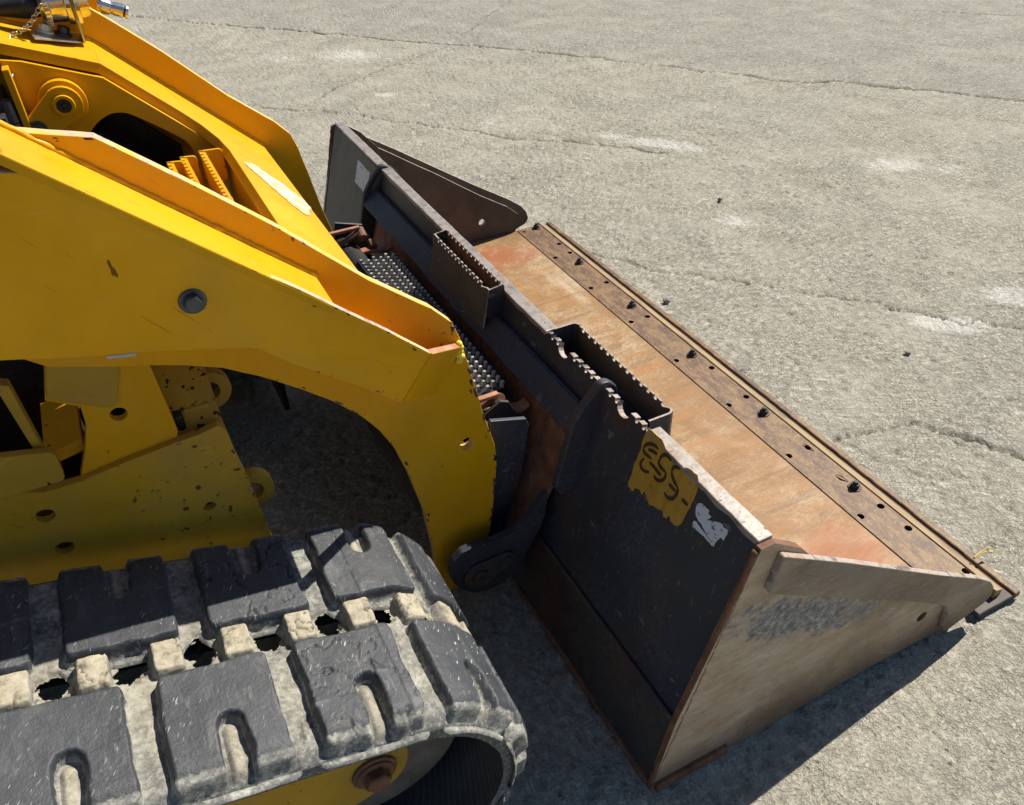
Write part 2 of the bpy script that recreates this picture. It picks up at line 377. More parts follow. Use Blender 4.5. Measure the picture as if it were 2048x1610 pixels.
def mat_inner_rubber():
    k = MT('dark_inner_rubber', 0.6)
    n = k.noise(20, 5, 0.65)
    c = k.ramp(n, [(0.3, (0.015, 0.016, 0.018)), (0.7, (0.045, 0.045, 0.046))])
    a = k.n.new('ShaderNodeTexWave'); a.inputs['Scale'].default_value = 26; a.inputs['Distortion'].default_value = 1.2
    k.link(k.mapped((1, 1, 1), (0.6, 0.2, R(40))), a.inputs['Vector'])
    ln = k.ramp(a.outputs[1], [(0.93, 0.0), (0.99, 1.0)])
    c = k.mix(k.math('MULTIPLY', ln, 0.25), c, (0.2, 0.2, 0.2))
    return k.fin(c, 0.6, None, k.bump(ln, 0.3, 0.001))
M['inner_rubber'] = mat_inner_rubber()

def mat_plain(name, col, rough=0.5, metal=0.0, var=0.3, bumpy=0.15, scale=30):
    k = MT(name, rough, metal)
    n = k.noise(scale, 5, 0.65)
    c = k.mix(k.ramp(n, [(0.35, 0.0), (0.68, 1.0)]), tuple(v*(1-var) for v in col), tuple(min(1, v*(1+var)) for v in col))
    return k.fin(c, rough, None, k.bump(n, bumpy, 0.001))
M['chrome'] = mat_plain('scratched_plated_steel', (0.62, 0.61, 0.58), 0.22, 1.0, 0.15, 0.1, 60)
M['galv'] = mat_plain('galvanised_steel', (0.50, 0.49, 0.45), 0.35, 0.9, 0.2, 0.1, 50)
M['zinc_white'] = mat_plain('pale_bolt_paint', (0.72, 0.69, 0.60), 0.45, 0.2, 0.1)
M['galv_white'] = mat_plain('pale_label', (0.50, 0.53, 0.55), 0.5, 0, 0.15)
M['hose'] = mat_plain('black_hose', (0.014, 0.015, 0.017), 0.55, 0, 0.3, 0.3, 120)
M['bolt'] = mat_plain('grey_bolt_steel', (0.075, 0.085, 0.095), 0.4, 0.5, 0.4)
M['black_gloss'] = mat_plain('black_cylinder_paint', (0.012, 0.014, 0.018), 0.32, 0, 0.4, 0.1, 20)
M['zink'] = mat_plain('step_plate_grey', (0.30, 0.30, 0.29), 0.45, 0.4, 0.3)
M['straw'] = mat_plain('dry_straw', (0.55, 0.42, 0.17), 0.7, 0, 0.2)
M['stone'] = mat_plain('grey_stone', (0.20, 0.19, 0.17), 0.85, 0, 0.4, 0.5, 60)
M['dark_pebble'] = mat_plain('dark_stone', (0.045, 0.042, 0.04), 0.85, 0, 0.4, 0.5, 60)
M['chip'] = mat_plain('bared_rusty_chip', (0.10, 0.05, 0.025), 0.8, 0, 0.6, 0.2, 80)
M['weld'] = mat_plain('fresh_yellow_weld', (0.80, 0.60, 0.05), 0.35, 0, 0.1, 0.2, 90)
M['idler'] = mat_plain('dusty_idler_steel', (0.14, 0.125, 0.11), 0.6, 0.1, 0.35, 0.2, 18)
M['grip'] = mat_plain('black_grip_plank', (0.016, 0.017, 0.019), 0.5, 0, 0.4, 0.2, 60)
M['grip_worn'] = mat_plain('worn_grip_teeth', (0.42, 0.40, 0.385), 0.4, 0.2, 0.45, 0.2, 45)

def mat_sticker(name='torn_white_sticker', base=(0.62, 0.66, 0.72)):
    k = MT(name, 0.5)
    n = k.ramp(k.noise(1.0, 4, 0.7, k.mapped((60, 60, 150), (0.4, 0, 0))), [(0.60, 0.0), (0.64, 1.0)])
    c = k.mix(n, base, (0.03, 0.033, 0.04))
    return k.fin(c, 0.5)
M['sticker'] = mat_sticker()
def mat_decal():
    k = MT('worn_white_decal', 0.5)
    n = k.noise(1.0, 4, 0.7, k.mapped((22, 130, 22), (0, 0, R(9))))
    c = k.mix(k.ramp(n, [(0.47, 0.0), (0.54, 1.0)]), (0.66, 0.65, 0.62), (0.70, 0.37, 0.02))
    c = k.mix(k.ramp(n, [(0.36, 1.0), (0.38, 0.0)]), c, (0.12, 0.08, 0.03))
    return k.fin(c, 0.5)
M['white_decal'] = mat_decal()
def mat_patch():
    k = MT('brushed_ochre_paint', 0.5)
    n = k.noise(1.0, 5, 0.7, k.mapped((14, 60, 14), (0.5, 0, 0)))
    c = k.ramp(n, [(0.3, (0.40, 0.195, 0.018)), (0.55, (0.53, 0.295, 0.032)), (0.75, (0.40, 0.22, 0.04))])
    d = k.ramp(k.noise(45, 4, 0.7), [(0.64, 0.0), (0.70, 1.0)])
    c = k.mix(k.math('MULTIPLY', d, 0.7), c, (0.07, 0.045, 0.02))
    return k.fin(c, 0.5)
M['patch'] = mat_patch()
M['marker'] = mat_plain('dark_brown_marker', (0.050, 0.024, 0.010), 0.6, 0, 0.3, 0)

def mat_concrete():
    k = MT('old_concrete', 0.9, 0, 0.25)
    co = k.co
    big = k.noise(0.9, 5, 0.6)
    mid = k.noise(6, 7, 0.72)
    pat = k.noise(2.3, 6, 0.68, None, 0.6)
    fine = k.noise(95, 5, 0.78)
    grit = k.noise(260, 3, 0.7)
    c = k.ramp(mid, [(0.34, (0.285, 0.264, 0.210)), (0.5, (0.368, 0.346, 0.284)), (0.64, (0.435, 0.41, 0.338))])
    c = k.mix(k.ramp(pat, [(0.36, 0.75), (0.50, 0.0)]), c, (0.30, 0.284, 0.242))
    c = k.mix(k.ramp(pat, [(0.52, 0.0), (0.68, 0.7)]), c, (0.375, 0.345, 0.275))
    c = k.mix(k.ramp(big, [(0.42, 0.0), (0.64, 0.4)]), c, (0.31, 0.30, 0.262))
    # rough areas show pale chips and dark pits, smooth trowelled areas hardly any
    rgh = k.ramp(k.noise(3.1, 5, 0.7), [(0.38, 0.35), (0.58, 1.0)])
    c = k.mix(k.math('MULTIPLY', k.ramp(fine, [(0.54, 0.0), (0.62, 0.9)]), rgh), c, (0.62, 0.595, 0.51))
    c = k.mix(k.math('MULTIPLY', k.ramp(fine, [(0.36, 0.9), (0.45, 0.0)]), rgh), c, (0.16, 0.148, 0.118))
    c = k.mix(k.ramp(grit, [(0.33, 0.5), (0.45, 0.0)]), c, (0.12, 0.115, 0.10))
    # larger white spalls
    spl = k.math('MULTIPLY', k.ramp(k.noise(30, 5, 0.75), [(0.63, 0.0), (0.68, 1.0)]), k.ramp(k.noise(1.7, 4, 0.7), [(0.48, 0.0), (0.60, 0.9)]))
    c = k.mix(spl, c, (0.60, 0.585, 0.535))
    # bucket scrape marks: long thin pale lines in two sweeps, broken up
    def scrape(rot, sx, sy, lo, seed):
        m1 = k.n.new('ShaderNodeMapping'); m1.inputs['Location'].default_value = (seed, seed*1.7, 0); m1.inputs['Rotation'].default_value = (0, 0, R(rot)); k.link(k.co, m1.inputs[0])
        m2 = k.n.new('ShaderNodeMapping'); m2.inputs['Scale'].default_value = (sx, sy, 1); k.link(m1.outputs[0], m2.inputs[0])
        return k.ramp(k.noise(1.0, 2, 0.5, m2.outputs[0]), [(lo, 0.0), (lo+0.03, 1.0)])
    sc = k.math('MAXIMUM', scrape(-40, 80, 5.0, 0.665, 2.0), k.math('MAXIMUM', scrape(-72, 95, 4.0, 0.70, 5.0), scrape(20, 110, 5.0, 0.725, 9.0)))
    sc = k.math('MULTIPLY', sc, k.math('MULTIPLY', k.ramp(k.noise(1.3, 3, 0.6), [(0.44, 0.05), (0.58, 1.0)]), k.ramp(k.noise(60, 3, 0.7), [(0.40, 0.0), (0.52, 1.0)])))
    c = k.mix(k.math('MULTIPLY', sc, 0.85), c, (0.62, 0.605, 0.56))
    bl = k.attr('bleach')
    blf = k.ramp(k.math('ADD', k.math('MULTIPLY', bl, 0.55), k.math('ADD', k.math('MULTIPLY', k.noise(1.0, 5, 0.75, k.mapped((34, 9, 1), (0, 0, R(-40)))), 0.55), k.math('MULTIPLY', k.noise(60, 4, 0.75), 0.45))), [(0.80, 0.0), (0.93, 1.0)])
    c = k.mix(k.math('MULTIPLY', blf, 0.8), c, (0.60, 0.585, 0.54))
    gy = k.attr('grey')
    c = k.mix(k.math('MULTIPLY', gy, 0.5), c, k.ramp(fine, [(0.3, (0.165, 0.165, 0.15)), (0.7, (0.33, 0.325, 0.295))]))
    cr = k.attr('crack')
    c = k.mix(k.math('MULTIPLY', cr, k.ramp(k.noise(13, 3, 0.6), [(0.38, 0.35), (0.60, 0.95)])), c, (0.06, 0.055, 0.046))
    pits = k.math('MULTIPLY', k.ramp(k.voro(46, 'F1'), [(0.10, 1.0), (0.20, 0.0)]), k.ramp(k.noise(9, 3, 0.6), [(0.48, 0.0), (0.60, 1.0)]))
    c = k.mix(k.math('MULTIPLY', pits, 0.6), c, (0.15, 0.14, 0.115))
    f1 = k.ramp(k.noise(42, 5, 0.70), [(0.45, 0.0), (0.53, 1.0)])
    f2 = k.ramp(k.noise(96, 4, 0.70), [(0.44, 0.0), (0.54, 1.0)])
    f3 = k.noise(230, 3, 0.7)
    h = k.math('ADD', k.math('MULTIPLY', f1, k.math('MULTIPLY', rgh, 0.8)), k.math('MULTIPLY', f2, k.math('ADD', k.math('MULTIPLY', rgh, 0.5), 0.15)))
    h = k.math('ADD', h, k.math('MULTIPLY', f3, 0.5))
    h = k.math('SUBTRACT', h, k.math('MULTIPLY', pits, 0.9))
    c = k.mix(k.math('MULTIPLY', k.math('MULTIPLY', f2, f1), 0.30), c, (0.52, 0.495, 0.42))
    return k.fin(c, 0.92, None, k.bump(h, 1.0, 0.0029))
M['concrete'] = mat_concrete()

# ------------------------------------------------------------------ object helpers
col = S.collection
def tag(o, label=None, cat=None, group=None, kind=None):
    if label: o['label'] = label
    if cat: o['category'] = cat
    if group: o['group'] = group
    if kind: o['kind'] = kind
    return o
def empty(name, loc=(0, 0, 0)):
    o = bpy.data.objects.new(name, None); col.objects.link(o); o.location = loc; o.empty_display_size = 0.1
    return o
def link(name, me, parent=None):
    o = bpy.data.objects.new(name, me); col.objects.link(o)
    if parent is not None:
        o.parent = parent
        p = Vector((0, 0, 0)); q = parent
        while q is not None: p += q.location; q = q.parent
        o.location = -p              # meshes are in world coordinates
    return o
def finish(name, bm, mats, parent=None, bevel=0.0, smooth=False, seg=2):
    bmesh.ops.recalc_face_normals(bm, faces=bm.faces[:])
    me = bpy.data.meshes.new(name); bm.to_mesh(me); bm.free()
    for m in (mats if isinstance(mats, (list, tuple)) else [mats]): me.materials.append(m)
    if smooth:
        for p in me.polygons: p.use_smooth = True
    o = link(name, me, parent)
    if bevel:
        b = o.modifiers.new('bevel', 'BEVEL'); b.width = bevel; b.segments = seg; b.limit_method = 'ANGLE'; b.angle_limit = R(35)
        b.harden_normals = False
    return o
def rag(pts, step, amp, seed, closed=True):
    """subdivide an outline and jitter it: torn or flame-cut edges"""
    rnd = random.Random(seed); out = []
    n = len(pts)
    for i in range(n if closed else n-1):
        a, b = pts[i], pts[(i+1) % n]
        L = math.hypot(b[0]-a[0], b[1]-a[1]); k = max(1, int(L/step))
        for j in range(k):
            t = j/k; q = 0 if j == 0 else amp
            out.append((a[0]+(b[0]-a[0])*t+rnd.uniform(-q, q), a[1]+(b[1]-a[1])*t+rnd.uniform(-q, q)))
    return out
def circ(cx, cy, r, n=14, ry=None, rot=0.0):
    ry = ry or r; o = []
    for i in range(n):
        a = 2*math.pi*i/n; x, y = r*math.cos(a), ry*math.sin(a)
        o.append((cx+x*math.cos(rot)-y*math.sin(rot), cy+x*math.sin(rot)+y*math.cos(rot)))
    return o
def rounded(pts, r, n=4):
    """round every corner of a closed outline by radius r (or a list of radii)"""
    out = []; N = len(pts)
    for i in range(N):
        p0, p1, p2 = Vector(pts[i-1]), Vector(pts[i]), Vector(pts[(i+1) % N])
        rr = r[i] if isinstance(r, (list, tuple)) else r
        if rr <= 0: out.append(tuple(p1)); continue
        a = (p0-p1); b = (p2-p1); la, lb = a.length, b.length
        d = min(rr, la*0.45, lb*0.45); A = p1+a*(d/la); B = p1+b*(d/lb)
        for j in range(n+1):
            t = j/n; out.append(tuple((1-t)**2*A+2*t*(1-t)*p1+t*t*B))
    return out
def slab(bm, outer, holes, place, d0, d1, mi=0, rim_mi=None):
    """a plate: outline (u,v) with holes, place(u,v,d) gives the world point; d0,d1 its two faces"""
    loops = [outer]+list(holes)
    flat = [p for L in loops for p in L]
    A = [bm.verts.new(place(p[0], p[1], d0)) for p in flat]
    B = [bm.verts.new(place(p[0], p[1], d1)) for p in flat]
    if holes:
        tris = tessellate_polygon([[Vector((p[0], p[1], 0)) for p in L] for L in loops])
        for t in tris:
            for V in (A, B):
                try: bm.faces.new([V[i] for i in t]).material_index = mi
                except ValueError: pass
    else:
        n = len(outer)
        bm.faces.new(A).material_index = mi; bm.faces.new(B).material_index = mi
    k = 0
    for L in loops:
        n = len(L)
        for i in range(n):
            f = bm.faces.new((A[k+i], A[k+(i+1) % n], B[k+(i+1) % n], B[k+i]))
            f.material_index = mi if rim_mi is None else rim_mi
        k += n
PY = lambda u, v, d: (u, d, v)      # outline in x,z ; thickness along y
PX = lambda u, v, d: (d, u, v)      # outline in y,z ; thickness along x
PZ = lambda u, v, d: (u, v, d)      # outline in x,y ; thickness along z
def plate(name, outer, a, b, mats, parent=None, holes=(), place=PY, bevel=0.0015, rim=False, smooth=False):
    bm = bmesh.new(); slab(bm, outer, holes, place, a, b, 0, 1 if rim else None)
    return finish(name, bm, mats, parent, bevel, smooth)
def add_cyl(bm, p0, p1, r0, r1=None, n=20, mi=0, cap=True):
    r1 = r0 if r1 is None else r1
    p0, p1 = Vector(p0), Vector(p1); w = (p1-p0).normalized()
    u = w.orthogonal().normalized(); v = w.cross(u)
    A = [bm.verts.new(p0+r0*(math.cos(2*math.pi*i/n)*u+math.sin(2*math.pi*i/n)*v)) for i in range(n)]
    B = [bm.verts.new(p1+r1*(math.cos(2*math.pi*i/n)*u+math.sin(2*math.pi*i/n)*v)) for i in range(n)]
    for i in range(n): bm.faces.new((A[i], A[(i+1) % n], B[(i+1) % n], B[i])).material_index = mi
    if cap: bm.faces.new(A).material_index = mi; bm.faces.new(B).material_index = mi
def add_tube(bm, pts, r, n=8, closed=False, mi=0):
    pts = [Vector(p) for p in pts]; rings = []
    N = len(pts)
    for i, p in enumerate(pts):
        a = pts[i-1] if (i > 0 or closed) else p; b = pts[(i+1) % N] if (i < N-1 or closed) else p
        w = (b-a).normalized(); u = w.cross(Vector((0.13, 0.27, 0.95))).normalized(); v = w.cross(u)
        rr = r[i] if isinstance(r, (list, tuple)) else r
        rings.append([bm.verts.new(p+rr*(math.cos(2*math.pi*j/n)*u+math.sin(2*math.pi*j/n)*v)) for j in range(n)])
    for i in range(N if closed else N-1):
        A, B = rings[i], rings[(i+1) % N]
        for j in range(n): bm.faces.new((A[j], A[(j+1) % n], B[(j+1) % n], B[j])).material_index = mi
    if not closed: bm.faces.new(rings[0]); bm.faces.new(rings[-1])
def add_box(bm, x0, x1, y0, y1, z0, z1, mi=0):
    v = [bm.verts.new((x, y, z)) for x in (x0, x1) for y in (y0, y1) for z in (z0, z1)]
    for f in ((0, 1, 3, 2), (4, 6, 7, 5), (0, 4, 5, 1), (2, 3, 7, 6), (0, 2, 6, 4), (1, 5, 7, 3)):
        bm.faces.new([v[i] for i in f]).material_index = mi
def hexbolt(name, p, axis, r, h, mat, parent, washer=True, stud=0.0, flip=0.3):
    bm = bmesh.new(); p = Vector(p); a = Vector(axis).normalized()
    if washer: add_cyl(bm, p, p+a*h*0.22, r*1.45, r*1.4, 24)
    q = p+a*h*0.22 if washer else p
    u = a.orthogonal().normalized(); v = a.cross(u)
    rings = []
    for t, rr in ((0, 1), (0.82, 1), (1.0, 0.86)):
        rings.append([bm.verts.new(q+a*h*t+r*rr*(math.cos(flip+math.pi*i/3)*u+math.sin(flip+math.pi*i/3)*v)) for i in range(6)])
    for A, B in zip(rings, rings[1:]):
        for i in range(6): bm.faces.new((A[i], A[(i+1) % 6], B[(i+1) % 6], B[i]))
    bm.faces.new(rings[0]); bm.faces.new(rings[-1])
    if stud: add_cyl(bm, q+a*h*0.9, q+a*(h+stud), r*0.55, r*0.5, 12)
    return finish(name, bm, mat, parent, 0.0006)

# ------------------------------------------------------------------ numpy noise
def vnoise(x, y, seed=0):
    rs = np.random.RandomState(seed); T = rs.rand(256, 256).astype(np.float32)
    xi = np.floor(x).astype(int); yi = np.floor(y).astype(int)
    fx = (x-xi).astype(np.float32); fy = (y-yi).astype(np.float32)
    fx = fx*fx*(3-2*fx); fy = fy*fy*(3-2*fy)
    a = T[xi & 255, yi & 255]; b = T[(xi+1) & 255, yi & 255]; c = T[xi & 255, (yi+1) & 255]; d = T[(xi+1) & 255, (yi+1) & 255]
    return (a*(1-fx)+b*fx)*(1-fy)+(c*(1-fx)+d*fx)*fy
def fbm(x, y, seed=0, oct=4, gain=0.5):
    s = 0; a = 1.0; t = 0
    for o in range(oct):
        s = s+a*vnoise(x*2**o+17.3*o, y*2**o+5.1*o, seed+o); t += a; a *= gain
    return s/t
def sstep(a, b, x):
    t = np.clip((x-a)/(b-a), 0, 1); return t*t*(3-2*t)
def grid_mesh(name, P, attrs, mat, keep=None, smooth=True):
    n, m = P.shape[:2]
    idx = np.arange(n*m).reshape(n, m)
    q = np.stack([idx[:-1, :-1], idx[1:, :-1], idx[1:, 1:], idx[:-1, 1:]], -1)
    if keep is not None: q = q[keep]
    q = q.reshape(-1, 4)
    me = bpy.data.meshes.new(name)
    me.vertices.add(n*m); me.vertices.foreach_set('co', P.reshape(-1).astype(np.float32))
    me.loops.add(q.size); me.loops.foreach_set('vertex_index', q.reshape(-1).astype(np.int32))
    me.polygons.add(len(q)); me.polygons.foreach_set('loop_start', (np.arange(len(q))*4).astype(np.int32))
    me.update(calc_edges=True)
    if smooth: me.polygons.foreach_set('use_smooth', np.ones(len(q), dtype=bool))
    for k, v in attrs.items():
        a = me.attributes.new(k, 'FLOAT', 'POINT'); a.data.foreach_set('value', v.reshape(-1).astype(np.float32))
    me.materials.append(mat); me.update()
    return me

# ------------------------------------------------------------------ ground
def axis(segs):
    out = []
    for a, b, st in segs:
        n = max(1, int(round((b-a)/st))); out.append(np.linspace(a, b, n, endpoint=False))
    out.append(np.array([segs[-1][1]])); return np.concatenate(out)
gx = axis([(-150, -20, 20), (-20, -4, 2), (-4, -1.5, 0.06), (-1.5, -0.4, 0.02), (-0.4, 2.2, 0.0075), (2.2, 5.6, 0.016), (5.6, 20, 1.2), (20, 150, 20)])
gy = axis([(-150, -20, 20), (-20, -3, 2), (-3, -1.5, 0.06), (-1.5, 2.2, 0.0075), (2.2, 5.0, 0.013), (5.0, 8.0, 0.03), (8.0, 20, 1.2), (20, 150, 20)])
GX, GY = np.meshgrid(gx, gy, indexing='ij')
rough = fbm(GX*1.1+40, GY*1.1+40, 3, 3)
H = (fbm(GX*46+300, GY*46+300, 11, 3, 0.75)-0.5)*0.0044*(0.45+0.9*sstep(0.35, 0.65, rough))
H += (fbm(GX*2.0+60, GY*2.0+60, 21, 3)-0.5)*0.010
pit = fbm(GX*55+100, GY*55+100, 31, 2)
H -= sstep(0.70, 0.80, pit)*0.006
near_fade = np.clip(1-np.maximum(0, np.hypot(GX, GY)-8)/4, 0, 1); H *= near_fade
CRACKS = [
 ([(-0.090, 5.713), (0.344, 5.166), (0.953, 4.453), (1.300, 4.006), (1.632, 3.611), (2.144, 3.027), (2.456, 2.574), (2.614, 2.308), (2.765, 2.142), (2.814, 1.991), (2.941, 1.857), (3.086, 1.784), (3.255, 1.593), (3.390, 1.416), (3.515, 1.211), (3.728, 0.948)], 0.012, 0.016),
 ([(0.192, 3.161), (0.364, 2.976), (0.535, 2.812), (0.702, 2.652), (0.848, 2.454), (0.973, 2.292), (1.123, 2.083), (1.293, 1.883), (1.456, 1.737), (1.588, 1.596), (1.748, 1.424)], 0.007, 0.009),
 ([(0.784, 1.009), (0.866, 0.843), (0.958, 0.712), (1.086, 0.551), (1.209, 0.397), (1.362, 0.218), (1.442, 0.115), (1.510, 0.050), (1.590, -0.043), (1.657, -0.124), (1.747, -0.238), (1.894, -0.387)], 0.006, 0.007),
 ([(0.938, -0.447), (0.980, -0.466), (1.035, -0.464), (1.104, -0.484), (1.182, -0.513), (1.218, -0.547), (1.247, -0.578), (1.274, -0.625), (1.296, -0.683), (1.356, -0.779)], 0.008, 0.010),
 ([(4.576, 2.724), (4.666, 2.593), (4.878, 2.329), (5.049, 2.161)], 0.008, 0.010),
 ([(0.461, 2.933), (0.762, 3.181), (1.072, 3.375), (1.532, 3.540), (2.174, 4.141), (2.714, 4.719)], 0.006, 0.005),
 ([(1.242, -0.575), (1.238, -0.670), (1.258, -0.797)], 0.004, 0.005),
]
crack = np.zeros_like(GX)
wob = (fbm(GX*9+11, GY*9+90, 51, 4, 0.6)-0.5)*0.10
wob2 = (fbm(GX*9+71, GY*9+20, 61, 4, 0.6)-0.5)*0.10
wv = fbm(GX*14+5, GY*14+8, 71, 3)
step_lvl = np.zeros_like(GX)
for pts, w, dep in CRACKS:
    dmin = np.full_like(GX, 9.0)
    xs = [p[0] for p in pts]; ys = [p[1] for p in pts]
    sel = (GX > min(xs)-.3) & (GX < max(xs)+.3) & (GY > min(ys)-.3) & (GY < max(ys)+.3)
    qx = (GX+wob)[sel]; qy = (GY+wob2)[sel]; dm = np.full(qx.shape, 9.0)
    for a, b in zip(pts, pts[1:]):
        vx, vy = b[0]-a[0], b[1]-a[1]; L = vx*vx+vy*vy
        t = np.clip(((qx-a[0])*vx+(qy-a[1])*vy)/L, 0, 1)
        dm = np.minimum(dm, np.hypot(qx-a[0]-t*vx, qy-a[1]-t*vy))
    dmin[sel] = dm
    ww = w*(0.22+1.5*wv**1.3)
    c = 1-sstep(0.35, 1.0, dmin/ww)
    H -= c*dep
    H -= (1-sstep(0.0, 1.0, dmin/0.035))*0.0025
    crack = np.maximum(crack, c)
bleach = np.zeros_like(GX)
for (pu, ru, ang, am) in [([(1.801, 1.500)], (0.34, 0.10), -0.9, 1.0), ([(1.657, 1.703)], (0.2, 0.09), -0.9, 0.8), ([(1.003, 3.733)], (0.5, 0.25), -0.8, 0.8), ([(0.610, 3.929)], (0.35, 0.2), -0.8, 0.7),
        ([(1.669, -0.210)], (0.20, 0.09), -0.7, 1.0), ([(1.983, -0.198)], (0.22, 0.12), -0.7, 0.9), ([(2.483, 0.770)], (0.25, 0.15), -0.5, 0.8), ([(2.656, 0.632)], (0.2, 0.12), -0.5, 0.7), ([(1.560, 0.697)], (0.16, 0.10), -0.9, 0.8), ([(1.470, -0.498)], (0.10, 0.06), 0.6, 0.6),
        ([(0.926, 2.889)], (0.10, 0.06), -0.5, 1.0), ([(1.238, 2.209)], (0.20, 0.1), 0.7, 0.7), ([(1.329, 0.180)], (0.12, 0.06), -0.7, 0.6), ([(3.012, 1.780)], (0.35, 0.2), -0.3, 0.4)]:
    cx, cy = pu[0]; ca, sa = math.cos(ang), math.sin(ang)
    dx, dy = GX-cx, GY-cy
    q = ((dx*ca+dy*sa)/ru[0])**2+((-dx*sa+dy*ca)/ru[1])**2
    bleach = np.maximum(bleach, am*np.exp(-q*1.3))
# the farther slab beyond the long crack is a cooler grey
lx = [p[0] for p in CRACKS[0][0]]; ly = [p[1] for p in CRACKS[0][0]]
o_ = np.argsort(lx); yl = np.interp(gx, np.array(lx)[o_], np.array(ly)[o_])
grey = sstep(0.0, 0.12, GY+wob-yl[:, None])
P = np.stack([GX, GY, H-0.004], -1)
g = link('concrete_yard', grid_mesh('concrete_yard', P, {'crack': crack, 'bleach': bleach, 'grey': grey*0.8}, M['concrete']))
tag(g, 'worn pale concrete yard with long cracks and scrape marks', None, None, 'structure')

# ------------------------------------------------------------------ track loader
LD = tag(empty('track_loader', (-0.9, 0, 0)), 'yellow compact track loader with grey dusty rubber tracks and lowered lift arms', 'loader')

# lift arms ---------------------------------------------------------
ARM = [(-0.732, 1.171), (-0.634, 1.143), (-0.608, 1.134), (-0.519, 1.109), (-0.437, 1.039), (-0.340, 0.952), (-0.226, 0.838), (-0.136, 0.763), (-0.104, 0.727), (-0.092, 0.693), (-0.075, 0.607), (-0.061, 0.528), (-0.041, 0.440), (-0.040, 0.390), (-0.055, 0.263), (-0.070, 0.192), (-0.132, 0.104), (-0.170, 0.078), (-0.182, 0.155), (-0.183, 0.230), (-0.192, 0.342), (-0.209, 0.435), (-0.228, 0.510), (-0.249, 0.559), (-0.276, 0.602), (-0.319, 0.651), (-0.360, 0.688), (-0.411, 0.730), (-0.458, 0.762), (-0.504, 0.783), (-0.549, 0.799), (-0.593, 0.812), (-0.663, 0.836), (-0.685, 0.856), (-0.755, 0.891), (-0.841, 0.931)]
HOLE_ARM = [(-0.095, 0.465)]
BOLT_ARM = [(-0.474, 0.929)]
BOX = [(-0.733, 1.147), (-0.614, 1.122), (-0.584, 1.115), (-0.565, 1.103), (-0.538, 1.079), (-0.496, 1.039), (-0.468, 1.014), (-0.438, 0.987), (-0.399, 0.953), (-0.350, 0.912), (-0.304, 0.869), (-0.235, 0.806), (-0.178, 0.750), (-0.232, 0.680), (-0.243, 0.687), (-0.278, 0.720), (-0.367, 0.793), (-0.415, 0.839), (-0.433, 0.846), (-0.530, 0.874), (-0.619, 0.895), (-0.691, 0.916), (-0.820, 0.955)]
LEDGE = [(-0.581, 1.118), (-0.302, 0.867)]
ARMR = rag(ARM, 0.02, 0.0003, 5)
def chips(name, out, i0, i1, yface, n, parent, mat, seed, rmax=.006, inward=None):
    rnd = random.Random(seed); bm = bmesh.new()
    segs = [(Vector(out[i]), Vector(out[i+1])) for i in range(i0, i1)]
    cen = sum((a for a, b in segs), Vector((0, 0)))/len(segs)
    tot = sum((b-a).length for a, b in segs)
    area = sum(out[i-1][0]*out[i][1]-out[i][0]*out[i-1][1] for i in range(len(out)))
    for _ in range(n):
        t = rnd.random()*tot
        for a, b in segs:
            L = (b-a).length
            if t <= L: break
            t -= L
        p = a.lerp(b, min(1, t/max(L, 1e-6))); d = (b-a).normalized(); nn_ = Vector((-d.y, d.x)) if area > 0 else Vector((d.y, -d.x))
        if math.sin(p.x*61+seed)+math.sin(p.y*83+seed*2) < rnd.uniform(-1.2, .9): continue
        r = rmax*(.18+.82*rnd.random()**4)
        c = p+nn_*(r*.62+rnd.random()**5*.010)
        m = rnd.randint(7, 11); el = rnd.uniform(.9, 3.0)
        vs = []
        for j in range(m):
            th = 2*math.pi*j/m; rr = r*rnd.uniform(.35, 1.0)
            q = c+d*(rr*el*math.cos(th))+nn_*(rr*.85*math.sin(th))
            vs.append(bm.verts.new((q.x, yface, q.y)))
        bm.faces.new(vs)
    o = finish(name, bm, mat, parent); o['kind'] = 'stuff'
    return o
def bead(name, a, b, r, mat, parent, seed=0):
    rnd = random.Random(seed); a, b = Vector(a), Vector(b); n = max(6, int((b-a).length/.007)); bm = bmesh.new()
    pts = [a.lerp(b, i/n)+Vector((rnd.uniform(-1, 1), rnd.uniform(-1, 1), rnd.uniform(-1, 1)))*r*.16 for i in range(n+1)]
    add_tube(bm, pts, [r*(1+.16*math.sin(i*2.1)+rnd.uniform(-.08, .08)) for i in range(n+1)], 8)
    return finish(name, bm, mat, parent, smooth=True)
